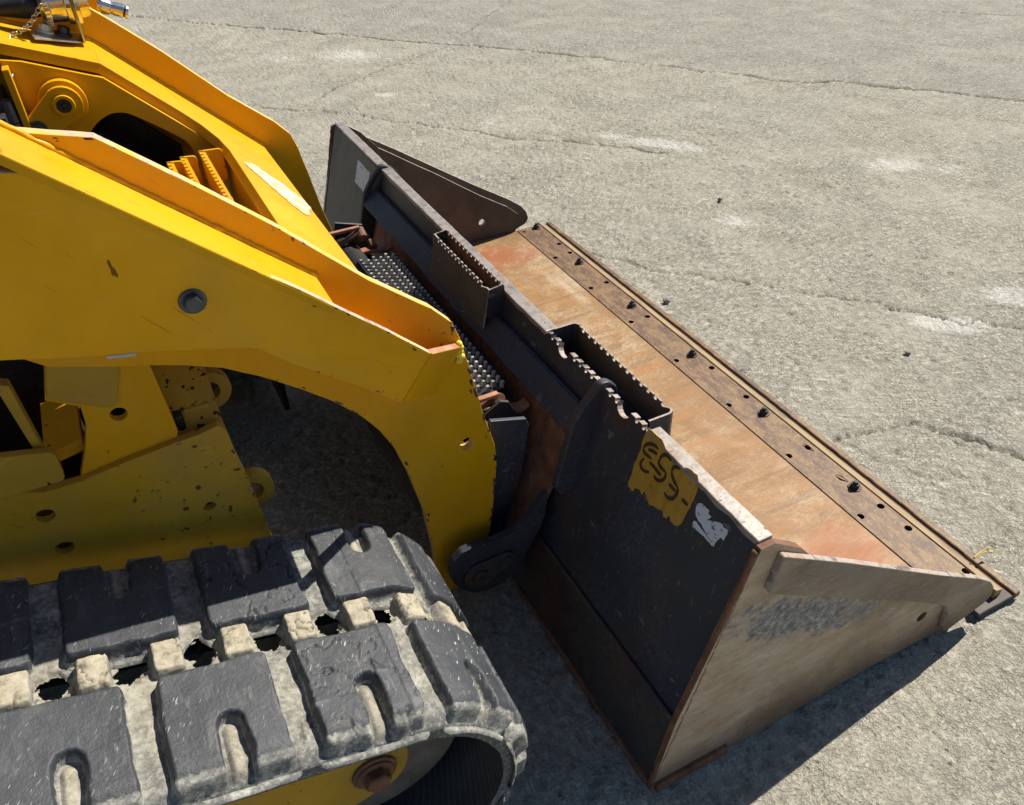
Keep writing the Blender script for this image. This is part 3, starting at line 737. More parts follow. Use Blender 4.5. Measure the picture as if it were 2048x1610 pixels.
def lift_arm(sgn):
    s = sgn
    a = plate('lift_arm', ARMR, s*.483, s*.503, [M['yellow'], M['edge']], LD, [circ(HOLE_ARM[0][0], HOLE_ARM[0][1], 0.014)], rim=True, bevel=0.0012)
    plate('box_plate', rag(BOX, 0.02, 0.0004, 8), s*.588, s*.600, [M['yellow'], M['edge_rubbed']], a, rim=True, bevel=0.0012)
    bm = bmesh.new()
    for i in range(13, 21):
        (xa, za), (xb, zb) = BOX[i], BOX[i+1]
        v = [(xa, s*.5875, za+.001), (xb, s*.5875, zb+.001), (xb, s*.5035, zb+.001), (xa, s*.5035, za+.001)]
        A = [bm.verts.new(p) for p in v]; B = [bm.verts.new((p[0], p[1], p[2]+.010)) for p in v]
        bm.faces.new(A); bm.faces.new(B)
        for j in range(4): bm.faces.new((A[j], A[(j+1) % 4], B[(j+1) % 4], B[j]))
    bmesh.ops.remove_doubles(bm, verts=bm.verts[:], dist=.0002)
    finish('box_bottom', bm, M['yellow'], a)
    # sloping ledge welded between the box plate and the arm, open pocket in front of it
    (x0, z0), (x1, z1) = LEDGE; k = (z1-z0)/(x1-x0)
    xs = -0.95; zs = z0+k*(xs-x0)
    n = Vector((k, -1)).normalized()*0.012
    if n.y > 0: n = -n
    plate('ledge_plate', [(xs, zs), (x1, z1), (x1+n.x, z1+n.y), (xs+n.x, zs+n.y)], s*.5032, s*.6005, M['yellow_top'], a, bevel=0.002)
    if s < 0: plate('label_strip', [(-0.596, 0.831), (-0.593, 0.826), (-0.558, 0.819), (-0.560, 0.824)], -.5042, -.5036, M['galv_white'], a, bevel=0)
    bead('ledge_weld', (xs, s*.5035, zs+.001), (x1, s*.5035, z1+.001), .0045, M['yellow'], a, 3)
    bead('box_weld', (BOX[14][0], s*.504, BOX[14][1]-.001), (BOX[17][0], s*.504, BOX[17][1]-.001), .004, M['yellow'], a, 5)
    # bent front end plate closing the box, a slanted quad with thickness
    q = [(BOX[12][0], s*.594, BOX[12][1]), (-.094, s*.5035, .681), (-.147, s*.5035, .605), (BOX[13][0], s*.594, BOX[13][1])]
    bm = bmesh.new(); v = [Vector(p) for p in q]; nn = (v[1]-v[0]).cross(v[3]-v[0]).normalized()
    if nn.x < 0: nn = -nn
    nn *= 0.006
    A = [bm.verts.new(p-nn) for p in v]; B = [bm.verts.new(p+nn) for p in v]
    bm.faces.new(A); bm.faces.new(B)
    for i in range(4):
        f = bm.faces.new((A[i], A[(i+1) % 4], B[(i+1) % 4], B[i])); f.material_index = 1 if i == 0 else 0
    finish('end_plate', bm, [M['yellow'], M['pink_steel']], a, 0.001)
    bm = bmesh.new()
    for i in range(7):
        t = i/6; c = Vector(q[1])*(1-t*0.08)+Vector(q[2])*t*0.08
        bmesh.ops.create_icosphere(bm, subdivisions=2, radius=0.0055+0.002*random.random(), matrix=Matrix.Translation(c+Vector((random.uniform(-.004, .004), s*.004, 0.004-0.028*t+random.uniform(-.003, .003)))))
    finish('weld_bead', bm, M['weld'], a, smooth=True)
    if s < 0:
        chips('paint_chips', ARM, 7, 18, -.5034, 210, a, M['chip'], 31, .0045)
        chips('paint_chips', ARM, 19, 27, -.5034, 90, a, M['chip'], 32, .0045)
        chips('paint_chips', ARM, 2, 8, -.5034, 50, a, M['chip'], 33, .0025)
        chips('paint_chips', BOX, 3, 12, -.6004, 90, a, M['chip'], 34, .0032)
        chips('paint_chips', BOX, 12, 18, -.6004, 30, a, M['chip'], 35, .003)
    hexbolt('hex_bolt', (BOLT_ARM[0][0], s*.600, BOLT_ARM[0][1]), (0, s, 0), 0.0118, 0.010, M['bolt'], a)
    return a
armN = lift_arm(-1)
armF = lift_arm(1)

# cross plate between the arms: U-shaped with a window, then a flatter strip on top
c0 = Vector((-.172, .709)); c1 = Vector((-.475, .996)); dirc = (c1-c0).normalized(); LEN = (c1-c0).length
nrm = Vector((dirc.y, -dirc.x)); nrm = nrm if nrm.y > 0 else -nrm
def PC(u, v, d): q = c0+dirc*u+nrm*d; return (q.x, v, q.y)
uw = 0.162
U = [(0, -.482), (LEN, -.482), (LEN, -.262), (uw+.03, -.262), (uw+.008, -.252), (uw, -.232), (uw, .19), (uw+.012, .245), (uw+.045, .283), (uw+.09, .293), (LEN, .293), (LEN, .482), (0, .482)]
cp = plate('cross_plate', rounded(U, [0]*13), -.020, 0, [M['yellow_top'], M['yellow']], LD, place=PC, rim=True, bevel=0.0015)
f1 = Vector((-.66, 1.068)); 
for y0, y1 in ((.291, .482), (-.482, -.262)):
    bm = bmesh.new(); d2 = (f1-c1).normalized(); n2 = Vector((-d2.y, d2.x)); n2 = n2 if n2.y > 0 else -n2
    def PD(u, v, d): q = c1+d2*u+n2*d; return (q.x, v, q.y)
    L2 = (f1-c1).length
    slab(bm, [(0.0005, y0), (L2, y0), (L2, y1), (0.0005, y1)], (), PD, -.02, 0)
    finish('top_strip', bm, M['yellow_top'], cp, 0.001)
for s in (-1, 1):
    bead('plate_weld', (c0.x, s*.4815, c0.y+.001), (c1.x, s*.4815, c1.y+.001), .005, M['yellow_top'], cp, 8+s)
    bead('plate_weld', (c1.x, s*.4815, c1.y+.001), (f1.x, s*.4815, f1.y+.001), .005, M['yellow_top'], cp, 18+s)
# white worn decal on the cross plate
dec = [(u_, v_) for (u_, v_) in [(0.137,0.122),(0.143,0.138),(0.118,0.172),(0.100,0.176),(0.078,0.158),(0.060,0.160),(0.036,0.140),(0.006,0.108),(0.002,0.072),(0.020,0.030),(0.03,-0.005),(0.045,-0.02),(0.07,0.0),(0.095,0.045),(0.12,0.09)]]
plate('white_decal', rag(dec, 0.004, 0.0036, 3), 0.0004, 0.0014, M['white_decal'], cp, place=PC, bevel=0)
# lower front of the cross tube, seen through the window
bm = bmesh.new()
slab(bm, rounded([(-.255, .80), (.285, .80), (.265, .715), (.20, .675), (-.255, .66)], [0, 0, .03, .03, 0]), (), lambda u, v, d: (d+(v-.80)*0.12, u, v), -.290, -.278)
tubew = finish('cross_tube_wall', bm, M['yellow_dirty'], LD, 0.002)
# web plates under the window sides with pivot boss and oval opening
WEBTOP = [(-.64, 1.03), (-.605, 1.022), (-.478, .972), (-.31, .812), (-.305, .70), (-.33, .64), (-.64, .64)]
OV = [(-0.557, 0.845), (-0.536, 0.873), (-0.512, 0.894), (-0.484, 0.905), (-0.459, 0.902), (-0.431, 0.883), (-0.387, 0.848), (-0.361, 0.825), (-0.350, 0.802), (-0.352, 0.770), (-0.436, 0.709), (-0.563, 0.783)]
web = plate('pivot_web', WEBTOP, .279, .292, [M['yellow'], M['edge']], LD, [rounded(OV, .03)], bevel=0.001)
plate('pivot_web', WEBTOP, -.292, -.279, [M['yellow'], M['edge']], LD, [rounded(OV, .03)], bevel=0.001)
BO = [(-0.561, 0.942), (-0.618, 0.907)]
(bx, bz), (lx_, lz_) = BO
bm = bmesh.new(); add_cyl(bm, (bx, .279, bz), (bx, .262, bz), .043, .043, 40); add_cyl(bm, (bx, .262, bz), (bx, .2615, bz), .043, .040, 40)
finish('pivot_boss', bm, M['yellow'], web, 0.0025)
# keeper link
lk = []
dv = Vector((lx_-bx, lz_-bz)); an = math.atan2(dv.y, dv.x)
for i in range(13): t = an-math.pi/2+math.pi*(i/12)+math.pi; lk.append((bx+.034*math.cos(t+0), bz+.034*math.sin(t)))
for i in range(13): t = an-math.pi/2+math.pi*(i/12); lk.append((lx_+.024*math.cos(t), lz_+.024*math.sin(t)))
plate('keeper_link', lk, .250, .2612, M['yellow'], web, bevel=0.0015)
bm = bmesh.new()
for r0, r1, y0, y1 in ((.019, .0165, .250, .245), ):
    n = 28
    ring = lambda r, y: [bm.verts.new((bx+r*math.cos(2*math.pi*i/n), y, bz+r*math.sin(2*math.pi*i/n))) for i in range(n)]
    a_, b_, c_, d_ = ring(.021, .2499), ring(.019, .244), ring(.0135, .244), ring(.0125, .254)
    for A, B in ((a_, b_), (b_, c_), (c_, d_)):
        for i in range(n): bm.faces.new((A[i], A[(i+1) % n], B[(i+1) % n], B[i]))
finish('pin_collar', bm, M['yellow'], web, smooth=False)
bm = bmesh.new(); add_cyl(bm, (bx, .2495, bz), (bx, .2470, bz), .0125, .0125, 20); add_cyl(bm, (bx, .247, bz), (bx, .2445, bz), .006, .004, 12)
finish('grease_pin', bm, M['black_gloss'], web, 0.0006)
hexbolt('link_bolt', (lx_, .250, lz_), (0, -1, 0), .0115, .009, M['bolt'], web)
# inner flange at the rear of the web
plate('web_flange', [(-.640, .245), (-.640, .279), (-.628, .279), (-.628, .245)], .66, 1.02, M['yellow'], web, place=PZ, bevel=0.0015)

bm = bmesh.new(); slab(bm, [(-1.2, .40), (-1.2, .92), (-.52, .92), (-.36, .76), (-.36, .40)], (), PY, .445, .458); finish('inner_shade_plate', bm, M['dark'], LD, 0.002)  # dark plate added so the web opening reads as shade
bm = bmesh.new(); add_box(bm, -2.6, -1.05, -.70, .70, .55, 2.15); finish('cab_body', bm, M['dark'], LD, 0.03)  # unseen cab box, sized to block sky light around the machine
# black tilt cylinder lying between the webs, inner dark frame
bm = bmesh.new(); add_cyl(bm, (-.545, .372, .835), (-.36, .372, .60), .052, .052, 40); add_cyl(bm, (-.36, .372, .60), (-.26, .372, .47), .026, .026, 20)
finish('tilt_cylinder', bm, M['black_gloss'], LD, 0.003)
bm = bmesh.new(); add_cyl(bm, (-.62, .08, .80), (-.42, .08, .56), .05, .05, 32); add_cyl(bm, (-.42, .08, .56), (-.2, .08, .30), .022, .022, 16)
finish('tilt_cylinder', bm, M['black_gloss'], LD, 0.003)

# three serrated step fins in the window
for xs_, zs_, y1_ in ((-.413, .826, .175), (-.385, .824, .195), (-.345, .822, .215)):
    bm = bmesh.new()
    y = -.235; prof = []; k = 0
    while y < y1_-0.004:
        prof += [(y, zs_), (y+.010, zs_), (y+.0125, zs_-.006), (y+.0165, zs_-.006), (y+.019, zs_)]; y += .0195
    prof += [(y1_, zs_), (y1_, zs_-.075), (-.235, zs_-.075)]
    slab(bm, prof, (), PX, xs_-.0035, xs_+.0035)
    slab(bm, [(-.235, zs_-.003), (y1_, zs_-.003), (y1_, zs_-.016), (-.235, zs_-.016)], (), PX, xs_+.0036, xs_+.009)
    fin = finish('step_fin', bm, [M['yellow'], M['edge']], LD, 0.0006)
    w = .028 if xs_ < -.35 else .042
    e = plate('fin_end_plate', rounded([(xs_+.0036, zs_-.075), (xs_+.0036, zs_), (xs_+w, zs_-.002), (xs_+w, zs_-.07)], [0, 0, .008, .012]), y1_-.006, y1_, M['yellow'], fin, bevel=0.001)

# far side: hydraulic coupling and its plate
pl = plate('coupling_bracket', [(-0.450, 1.087), (-0.429, 1.084), (-0.441, 1.043), (-0.430, 1.011), (-0.418, 0.991), (-0.460, 1.027)], .556, .566, M['yellow'], LD)
bm = bmesh.new()
ax0 = Vector((-.462, .60, 1.050)); axd = Vector((.93, -.12, -.36)).normalized()
for a0, a1, r0, r1, mi in ((0, .026, .019, .019, 1), (.026, .034, .022, .022, 0), (.034, .052, .0185, .0155, 0), (.052, .058, .013, .013, 0), (.058, .078, .0145, .0145, 0), (.078, .082, .0115, .0115, 1), (.082, .088, .0145, .0135, 0)):
    add_cyl(bm, ax0+axd*a0, ax0+axd*a1, r0, r1, 24, mi)
finish('hydraulic_coupling', bm, [M['chrome'], M['hose']], LD, 0.0008)

# electric socket on its bent bracket, hose and cap chain
ZB = 1.062
def on_top(x): return 1.070-(x+.66)*0.389+0.001
plate('socket_bracket', rounded([(-.578, .400), (-.573, .343), (-.500, .395), (-.486, .415), (-.486, .474), (-.50, .474), (-.56, .455)], .006), 0.0008, 0.0048, M['galv'], LD, place=lambda u, v, d: (u, v, on_top(u)+.004+d), bevel=0.001)
plate('socket_bracket', rounded([(.400, on_top(-.486)+.005), (.474, on_top(-.486)+.005), (.474, 1.17), (.39, 1.17)], .012), -.490, -.486, M['galv'], LD, place=PX, bevel=0.001)
c_ = Vector((-.490, .425, 1.088))
bm = bmesh.new()
for a0, a1, r0, r1 in ((.004, .012, .046, .046), (.012, .03, .037, .035), (-.012, -.002, .044, .046), (-.040, -.012, .037, .039), (-.05, -.04, .043, .043), (-.058, -.05, .034, .043)):
    add_cyl(bm, c_+Vector((a0, 0, 0)), c_+Vector((a1, 0, 0)), r0, r1, 40)
for i in range(36):
    t = 2*math.pi*i/36; add_cyl(bm, c_+Vector((-.05, .0425*math.cos(t), .0425*math.sin(t))), c_+Vector((-.041, .0425*math.cos(t), .0425*math.sin(t))), .0022, .0022, 6)
finish('socket_ring', bm, M['chrome'], LD, 0.001)
bm = bmesh.new(); add_tube(bm, [c_+Vector((-.056, 0, 0)), c_+Vector((-.085, .000, -.002)), c_+Vector((-.12, .004, -.002)), c_+Vector((-.16, .01, 0.0)), c_+Vector((-.22, .02, .004)), c_+Vector((-.32, .03, .01))], [.024, .023, .016, .0115, .010, .010], 20)
finish('black_cable', bm, M['hose'], LD, smooth=True)
hexbolt('pale_bolt', (-.553, .415, on_top(-.553)+.009), (.36, 0, .93), .0115, .013, M['zinc_white'], LD)
hexbolt('dark_bolt', (-.522, .432, on_top(-.522)+.009), (.36, 0, .93), .0115, .013, M['bolt'], LD)
cha = empty('cap_chain', (0, 0, 0)); cha.parent = LD; cha.location = (0.9, 0, 0)
(q0, q1, q2) = [(-0.541, 1.097), (-0.609, 1.052), (-0.620, 1.041)]
(q3,) = [(-0.629, 0.997)]
CHP = [Vector((q0[0], .36, q0[1])), Vector((q1[0], .36, q1[1])), Vector((q2[0], .33, q2[1]-.004)), Vector((q3[0], .27, q3[1]))]
NL = 20
def chain_pt(t):
    if t < .6:
        s_ = t/.6; q = CHP[0].lerp(CHP[1], s_); return q+Vector((0, 0, -.010*math.sin(math.pi*s_)))
    if t < .68: return CHP[1].lerp(CHP[2], (t-.6)/.08)
    return CHP[2].lerp(CHP[3], (t-.68)/.32)
for i in range(NL):
    a_ = chain_pt(i/NL); b_ = chain_pt((i+1)/NL); w_ = (b_-a_); L_ = w_.length*.66; w_.normalize()
    u_ = w_.cross(Vector((.5, .6, .2) if i % 2 else (-.6, .5, .3))).normalized(); m_ = (a_+b_)/2
    pts = [m_+w_*(L_*math.cos(t))+u_*(.0040*math.sin(t)) for t in [2*math.pi*j/12 for j in range(12)]]
    bm = bmesh.new(); add_tube(bm, pts, .0012, 6, True); finish('chain_link', bm, M['galv'], cha, smooth=True)
# small dark fittings at the rear of the webs
bm = bmesh.new(); add_cyl(bm, (-.655, .26, .925), (-.655, .26, .965), .016, .014, 12); add_cyl(bm, (-.66, .26, .895), (-.66, .26, .925), .022, .022, 12); finish('hose_fitting', bm, M['bolt'], LD, 0.001)

# chassis ------------------------------------------------------------
LOW = [(-0.958, 0.677), (-0.822, 0.663), (-0.741, 0.624), (-0.690, 0.624), (-0.628, 0.633), (-0.554, 0.640), (-0.517, 0.642), (-0.489, 0.647), (-0.479, 0.637), (-0.476, 0.592), (-0.469, 0.525), (-0.465, 0.460), (-0.460, 0.384), (-0.450, 0.236), (-0.693, 0.287), (-1.069, 0.432)]
chips('paint_chips', LOW, 3, 14, -.4754, 110, LD, M['chip'], 36, .0038)
HL = [(-0.755, 0.583), (-0.752, 0.512), (-0.538, 0.498)]
low = plate('chassis_side', LOW, -.475, -.460, [M['yellow_low'], M['edge']], LD, [circ(x, z, r, 14, r*.9) for (x, z), r in zip(HL, (.0135, .0135, .009))], bevel=0.0015)
plate('chassis_side', LOW, .460, .475, M['yellow'], LD, bevel=0.0015)
TW = [(-0.650, 0.880), (-0.671, 0.824), (-0.691, 0.764), (-0.654, 0.739), (-0.657, 0.706), (-0.672, 0.665), (-0.692, 0.622), (-0.686, 0.610), (-0.631, 0.617), (-0.566, 0.628), (-0.551, 0.635), (-0.545, 0.649), (-0.547, 0.709), (-0.550, 0.778), (-0.535, 0.844)]
HT = [(-0.612, 0.709)]
twr = plate('chassis_tower', TW, -.462, -.447, [M['yellow'], M['edge']], LD, [circ(HT[0][0], HT[0][1], .0115)], bevel=0.0015)
PADP = [(-0.663, 0.843), (-0.686, 0.776), (-0.685, 0.766), (-0.622, 0.728), (-0.609, 0.728), (-0.587, 0.787), (-0.575, 0.813)]
plate('tower_pad', rounded(PADP, .006), -.468, -.4625, M['yellow_dirty'], twr, bevel=0.002)
FLP = [(-0.915, 0.769), (-0.766, 0.715), (-0.709, 0.701), (-0.703, 0.692), (-0.706, 0.646), (-0.791, 0.648), (-0.965, 0.658)]
plate('bent_flap', rounded(FLP, .008), -.492, -.4765, M['yellow_dirty'], LD, bevel=0.006)
# front wall of the chassis with its bent return, and the front tie-down loops
FWA, FWB = [(-0.554, 0.736), (-0.478, 0.706)]
FWC, FWD = [(-0.478, 0.622), (-0.560, 0.615)]
bm = bmesh.new()
v = [Vector((FWA[0], -.37, FWA[1])), Vector((FWB[0], -.37, FWB[1])), Vector((FWC[0], -.452, FWC[1])), Vector((FWD[0], -.452, FWD[1]))]
nn = (v[1]-v[0]).cross(v[3]-v[0]).normalized(); nn = nn if nn.z > 0 else -nn
A = [bm.verts.new(p) for p in v]; B = [bm.verts.new(p-nn*.012) for p in v]
bm.faces.new(A); bm.faces.new(B)
for i in range(4): bm.faces.new((A[i], A[(i+1) % 4], B[(i+1) % 4], B[i]))
finish('front_wall', bm, M['yellow_chipped'], LD, 0.003)
bm = bmesh.new(); add_box(bm, -.53, -.49, -.428, .428, .40, .66); add_box(bm, -.56, -.53, -.44, .44, .34, .42); finish('front_beam', bm, M['yellow_dirty'], LD, 0.004)
def loop(cx, cz, y, rr, parent):
    bm = bmesh.new(); out = [(cx-.05, cz-rr)]+[(cx+rr*math.cos(t), cz+rr*math.sin(t)) for t in [R(-80+160*i/14) for i in range(15)]]+[(cx-.05, cz+rr)]
    inn = [(cx+rr*.5*math.cos(t), cz+rr*.5*math.sin(t)) for t in [2*math.pi*i/14 for i in range(14)]]
    slab(bm, out, [inn], PY, y, y+.022)
    return finish('tie_down_loop', bm, M['yellow_dirty'], parent, 0.003)
LP = [(-0.482, 0.642)]+[(-0.465, 0.472)]
for (cx, cz), y in zip(LP, (-.372, -.445)): loop(cx-.002, cz, y, .036, LD)
# diagonal brace and dark interior of the chassis
bm = bmesh.new()
BR = [(-0.716, 0.907), (-0.729, 0.811), (-0.720, 0.807), (-0.717, 0.664), (-0.727, 0.663), (-0.735, 0.796), (-0.766, 0.808)]
slab(bm, BR, (), PY, -.472, -.452); finish('diagonal_brace', bm, M['yellow_dirty'], LD, 0.002)
bm = bmesh.new(); add_box(bm, -1.4, -.70, -.20, -.17, .28, 1.0); finish('engine_panel', bm, M['dark'], LD)
bm = bmesh.new(); add_box(bm, -1.4, -.52, -.43, .43, .26, .30); finish('belly_plate', bm, M['dark'], LD)
bm = bmesh.new(); add_box(bm, -1.4, -.60, -.44, -.425, .30, .60); finish('inner_liner', bm, M['yellow_dirty'], LD, 0.002)
bm = bmesh.new(); add_box(bm, -1.4, -.66, .20, .44, .30, .95); finish('engine_block', bm, M['dark'], LD)
SH = [(-0.727, 0.662), (-0.673, 0.669), (-0.674, 0.650), (-0.724, 0.641)]
plate('inner_bracket', SH, -.44, -.30, M['yellow'], LD, bevel=0.002)

bm = bmesh.new(); add_cyl(bm, (-.13, -.482, .36), (-.13, .482, .36), .075, .075, 32); finish('light_block_tube', bm, M['dark'], LD, 0.003)  # hidden tube added to block light and darken the ground below
bm = bmesh.new(); add_box(bm, -.545, -.532, -.44, .44, .10, .66); finish('front_light_block', bm, M['dark'], LD, 0.002)  # dark plate added to keep light off the ground underneath
bm = bmesh.new(); add_box(bm, -.30, -.285, .30, .60, .06, .60); finish('far_light_block', bm, M['dark'], LD, 0.002)  # made-up plate, added to block a sunlit patch on the ground
# coupler between arms and bucket -----------------------------------
cpl = plate('coupler_frame', [(-0.185, 0.084), (-0.052, 0.195), (-0.046, 0.410), (-0.037, 0.478), (0.037, 0.455), (0.043, 0.436), (0.020, 0.303), (-0.020, 0.194), (-0.034, 0.078)], -.480, -.470, M['black'], LD, bevel=0.002)
plate('coupler_frame', [(x, z) for x, z in [(-0.185, 0.084), (-0.052, 0.195), (-0.046, 0.410), (-0.037, 0.478), (0.037, 0.455), (0.043, 0.436), (0.020, 0.303), (-0.020, 0.194), (-0.034, 0.078)]], .470, .480, M['black'], LD, bevel=0.002)
bm = bmesh.new(); add_box(bm, -.03, .03, -.455, .455, .20, .40); add_cyl(bm, (-.03, -.455, .40), (-.03, .455, .40), .04, .04, 24); add_box(bm, -.10, -.03, -.30, .30, .10, .34)
finish('coupler_beam', bm, M['dark'], LD, 0.004)
EAR = [(0.043, 0.325), (0.021, 0.304), (0.001, 0.277), (-0.027, 0.253), (-0.071, 0.248), (-0.113, 0.256), (-0.145, 0.253), (-0.165, 0.236), (-0.173, 0.206), (-0.168, 0.177), (-0.152, 0.148), (-0.127, 0.125), (-0.094, 0.116), (-0.060, 0.121), (-0.029, 0.143), (-0.010, 0.182), (0.020, 0.232), (0.034, 0.267)]
for s in (-1, 1):
    e = plate('pivot_ear', rounded(EAR, .004), s*.5385, s*.556, M['black'], LD, bevel=0.004)
    SLOT = [(-0.115, 0.176), (-0.058, 0.189)]
    (ax_, az_), (bx_, bz_) = SLOT
    dv = Vector((bx_-ax_, bz_-az_)); an = math.atan2(dv.y, dv.x); o = []
    for i in range(11): t = an+math.pi/2+math.pi*i/10; o.append((ax_+.034*math.cos(t), az_+.034*math.sin(t)))
    for i in range(11): t = an-math.pi/2+math.pi*i/10; o.append((bx_+.022*math.cos(t), bz_+.022*math.sin(t)))
    plate('keeper_plate', o, s*.5565, s*.563, M['black_rust'], e, bevel=0.002)
    bm = bmesh.new(); add_cyl(bm, (ax_, s*.49, az_), (ax_, s*.571, az_), .019, .017, 24); finish('pivot_pin', bm, M['black_rust'], e, 0.0015)
    bm = bmesh.new(); add_cyl(bm, (bx_, s*.560, bz_), (bx_, s*.568, bz_), .014, .013, 20); finish('keeper_bolt', bm, M['black_rust'], e, 0.0015)
    bm = bmesh.new(); add_cyl(bm, (ax_, s*.571, az_), (ax_, s*.574, az_), .006, .005, 10); finish('grease_nipple', bm, M['dark'], e)
    # latch lever group
    bm = bmesh.new()
    y = s*.405
    add_box(bm, -.11, .012, min(y, y+s*.012), max(y, y+s*.012), .474, .482); 
    lv = finish('latch_bracket', bm, M['pink_steel'], LD, 0.0015)
    bm = bmesh.new(); slab(bm, [(-.10, .418), (.02, .424), (.05, .418), (.068, .412), (.085, .418), (.086, .411), (.067, .403), (.048, .409), (.02, .415), (-.10, .409)], (), PY, y-s*.028, y-s*.004)
    finish('lever_bar', bm, M['pink_steel'], lv, 0.001)
    bm = bmesh.new(); add_tube(bm, [(-.10, y-s*.004, .430), (-.03, y, .452), (.016, y, .468)], .007, 10); add_cyl(bm, (.012, y-s*.012, .455), (.012, y+s*.014, .470), .013, .012, 12); add_cyl(bm, (.035, y-s*.02, .425), (.035, y+s*.006, .432), .011, .010, 10)
    finish('lever_rod', bm, M['rust'], lv, 0.001)
    bm = bmesh.new(); slab(bm, [(-.09, .415), (.01, .47), (.028, .462), (.045, .425), (.0, .405)], (), PY, y+s*.014, y+s*.022); finish('lever_cheek', bm, M['black_rust'], lv, 0.001)
# grip plank across the coupler: channel with rows of raised serrated teeth
gp = empty('grip_plank', (0, 0, 0)); gp.parent = LD; gp.location = (0.9, 0, 0)
gz, gx0, gx1 = .445, -.035, .055
bm = bmesh.new(); add_box(bm, gx0, gx1, -.35, .30, gz-.012, gz-.009); add_box(bm, gx0-.003, gx0, -.35, .30, gz-.07, gz+.002); add_box(bm, gx1, gx1+.003, -.35, .30, gz-.07, gz+.002)
finish('plank_channel', bm, M['grip'], gp, 0.001)
bm = bmesh.new()
row = 0
for ri in range(6):
    x = gx0+.006+ri*.0165; y = -.345+(0 if ri % 2 else .0098)
    while y < .295:
        b = [(x-.0052, y-.0036), (x+.0052, y-.0036), (x+.0052, y+.0036), (x-.0052, y+.0036)]
        lo = [bm.verts.new((p[0], p[1], gz-.0095)) for p in b]
        hi = [bm.verts.new((x+(p[0]-x)*.55, y+(p[1]-y)*.9, gz+.005)) for p in b]
        for i in range(4): bm.faces.new((lo[i], lo[(i+1) % 4], hi[(i+1) % 4], hi[i]))
        bm.faces.new(hi); y += .0195
te = finish('grip_tooth', bm, M['grip_worn'], gp); te['kind'] = 'stuff'

# ------------------------------------------------------------------ rubber tracks
NV = np.array((.2553, .9669)); TV = np.array((.9669, -.2553)); P0 = np.array((-.45, .47)); RC = .23; CC = np.array((-.432, .2285))
ST = float(np.dot(CC-P0, TV)); PHM = R(75.2+90); SB = ST+RC*PHM
def tpath(s, h):
    x = np.empty_like(s); z = np.empty_like(s)
    a = s <= ST
    x[a] = P0[0]+s[a]*TV[0]+h[a]*NV[0]; z[a] = P0[1]+s[a]*TV[1]+h[a]*NV[1]
    b = (s > ST) & (s <= SB); f = (s[b]-ST)/RC
    nx = np.cos(f)*NV[0]+np.sin(f)*NV[1]; nz = -np.sin(f)*NV[0]+np.cos(f)*NV[1]
    x[b] = CC[0]+(RC+h[b])*nx; z[b] = CC[1]+(RC+h[b])*nz
    c = s > SB
    x[c] = CC[0]-(s[c]-SB); z[c] = CC[1]-(RC+h[c])
    return x, z
PIT = .0890
YO, YI = -.953, -.541           # outer and inner border of the belt
def belt_floor(s, y):
    h = np.full_like(s, -.022)
    h += (fbm(s*40+50, y*40+90, 5, 3)-.5)*.004
    h -= .012*(1-sstep(YO, YO+.022, y))**1.5
    h -= .014*(sstep(YI-.02, YI, y))
    # shoulders next to the middle row of windows
    h -= .006*np.exp(-((y+.742)/.02)**2)
    return h
def cracks2(s, y, seed, dens=1.0, wd=.018):
    n = fbm(s*13+seed*3.7, y*13+seed*1.9, 90+seed, 4, .55)
    m = fbm(s*6+seed, y*6, 130+seed, 2)
    c = (1-sstep(0.0, wd, np.abs(n-.5)))*sstep(.47, .56, m)
    return np.clip(c*dens, 0, 1)
def put(name, s, y, h, att, parent, sg, keep=None):
    x, z = tpath(s, h)
    P = np.stack([x, y*(-sg), z], -1)
    if sg > 0: P = P[:, ::-1]; att = {k: v[:, ::-1] for k, v in att.items()}; keep = None if keep is None else keep[:, ::-1]
    return link(name, grid_mesh(name, P, att, M['rubber'], keep), parent)
def block_sdf(s, y, s0, s1, y0, y1, r=.008):
    cx, cy = (s0+s1)/2, (y0+y1)/2; qx = np.abs(s-cx)-(s1-s0)/2+r; qy = np.abs(y-cy)-(y1-y0)/2+r
    return -(np.minimum(np.maximum(qx, qy), 0)+np.hypot(np.maximum(qx, 0), np.maximum(qy, 0))-r)
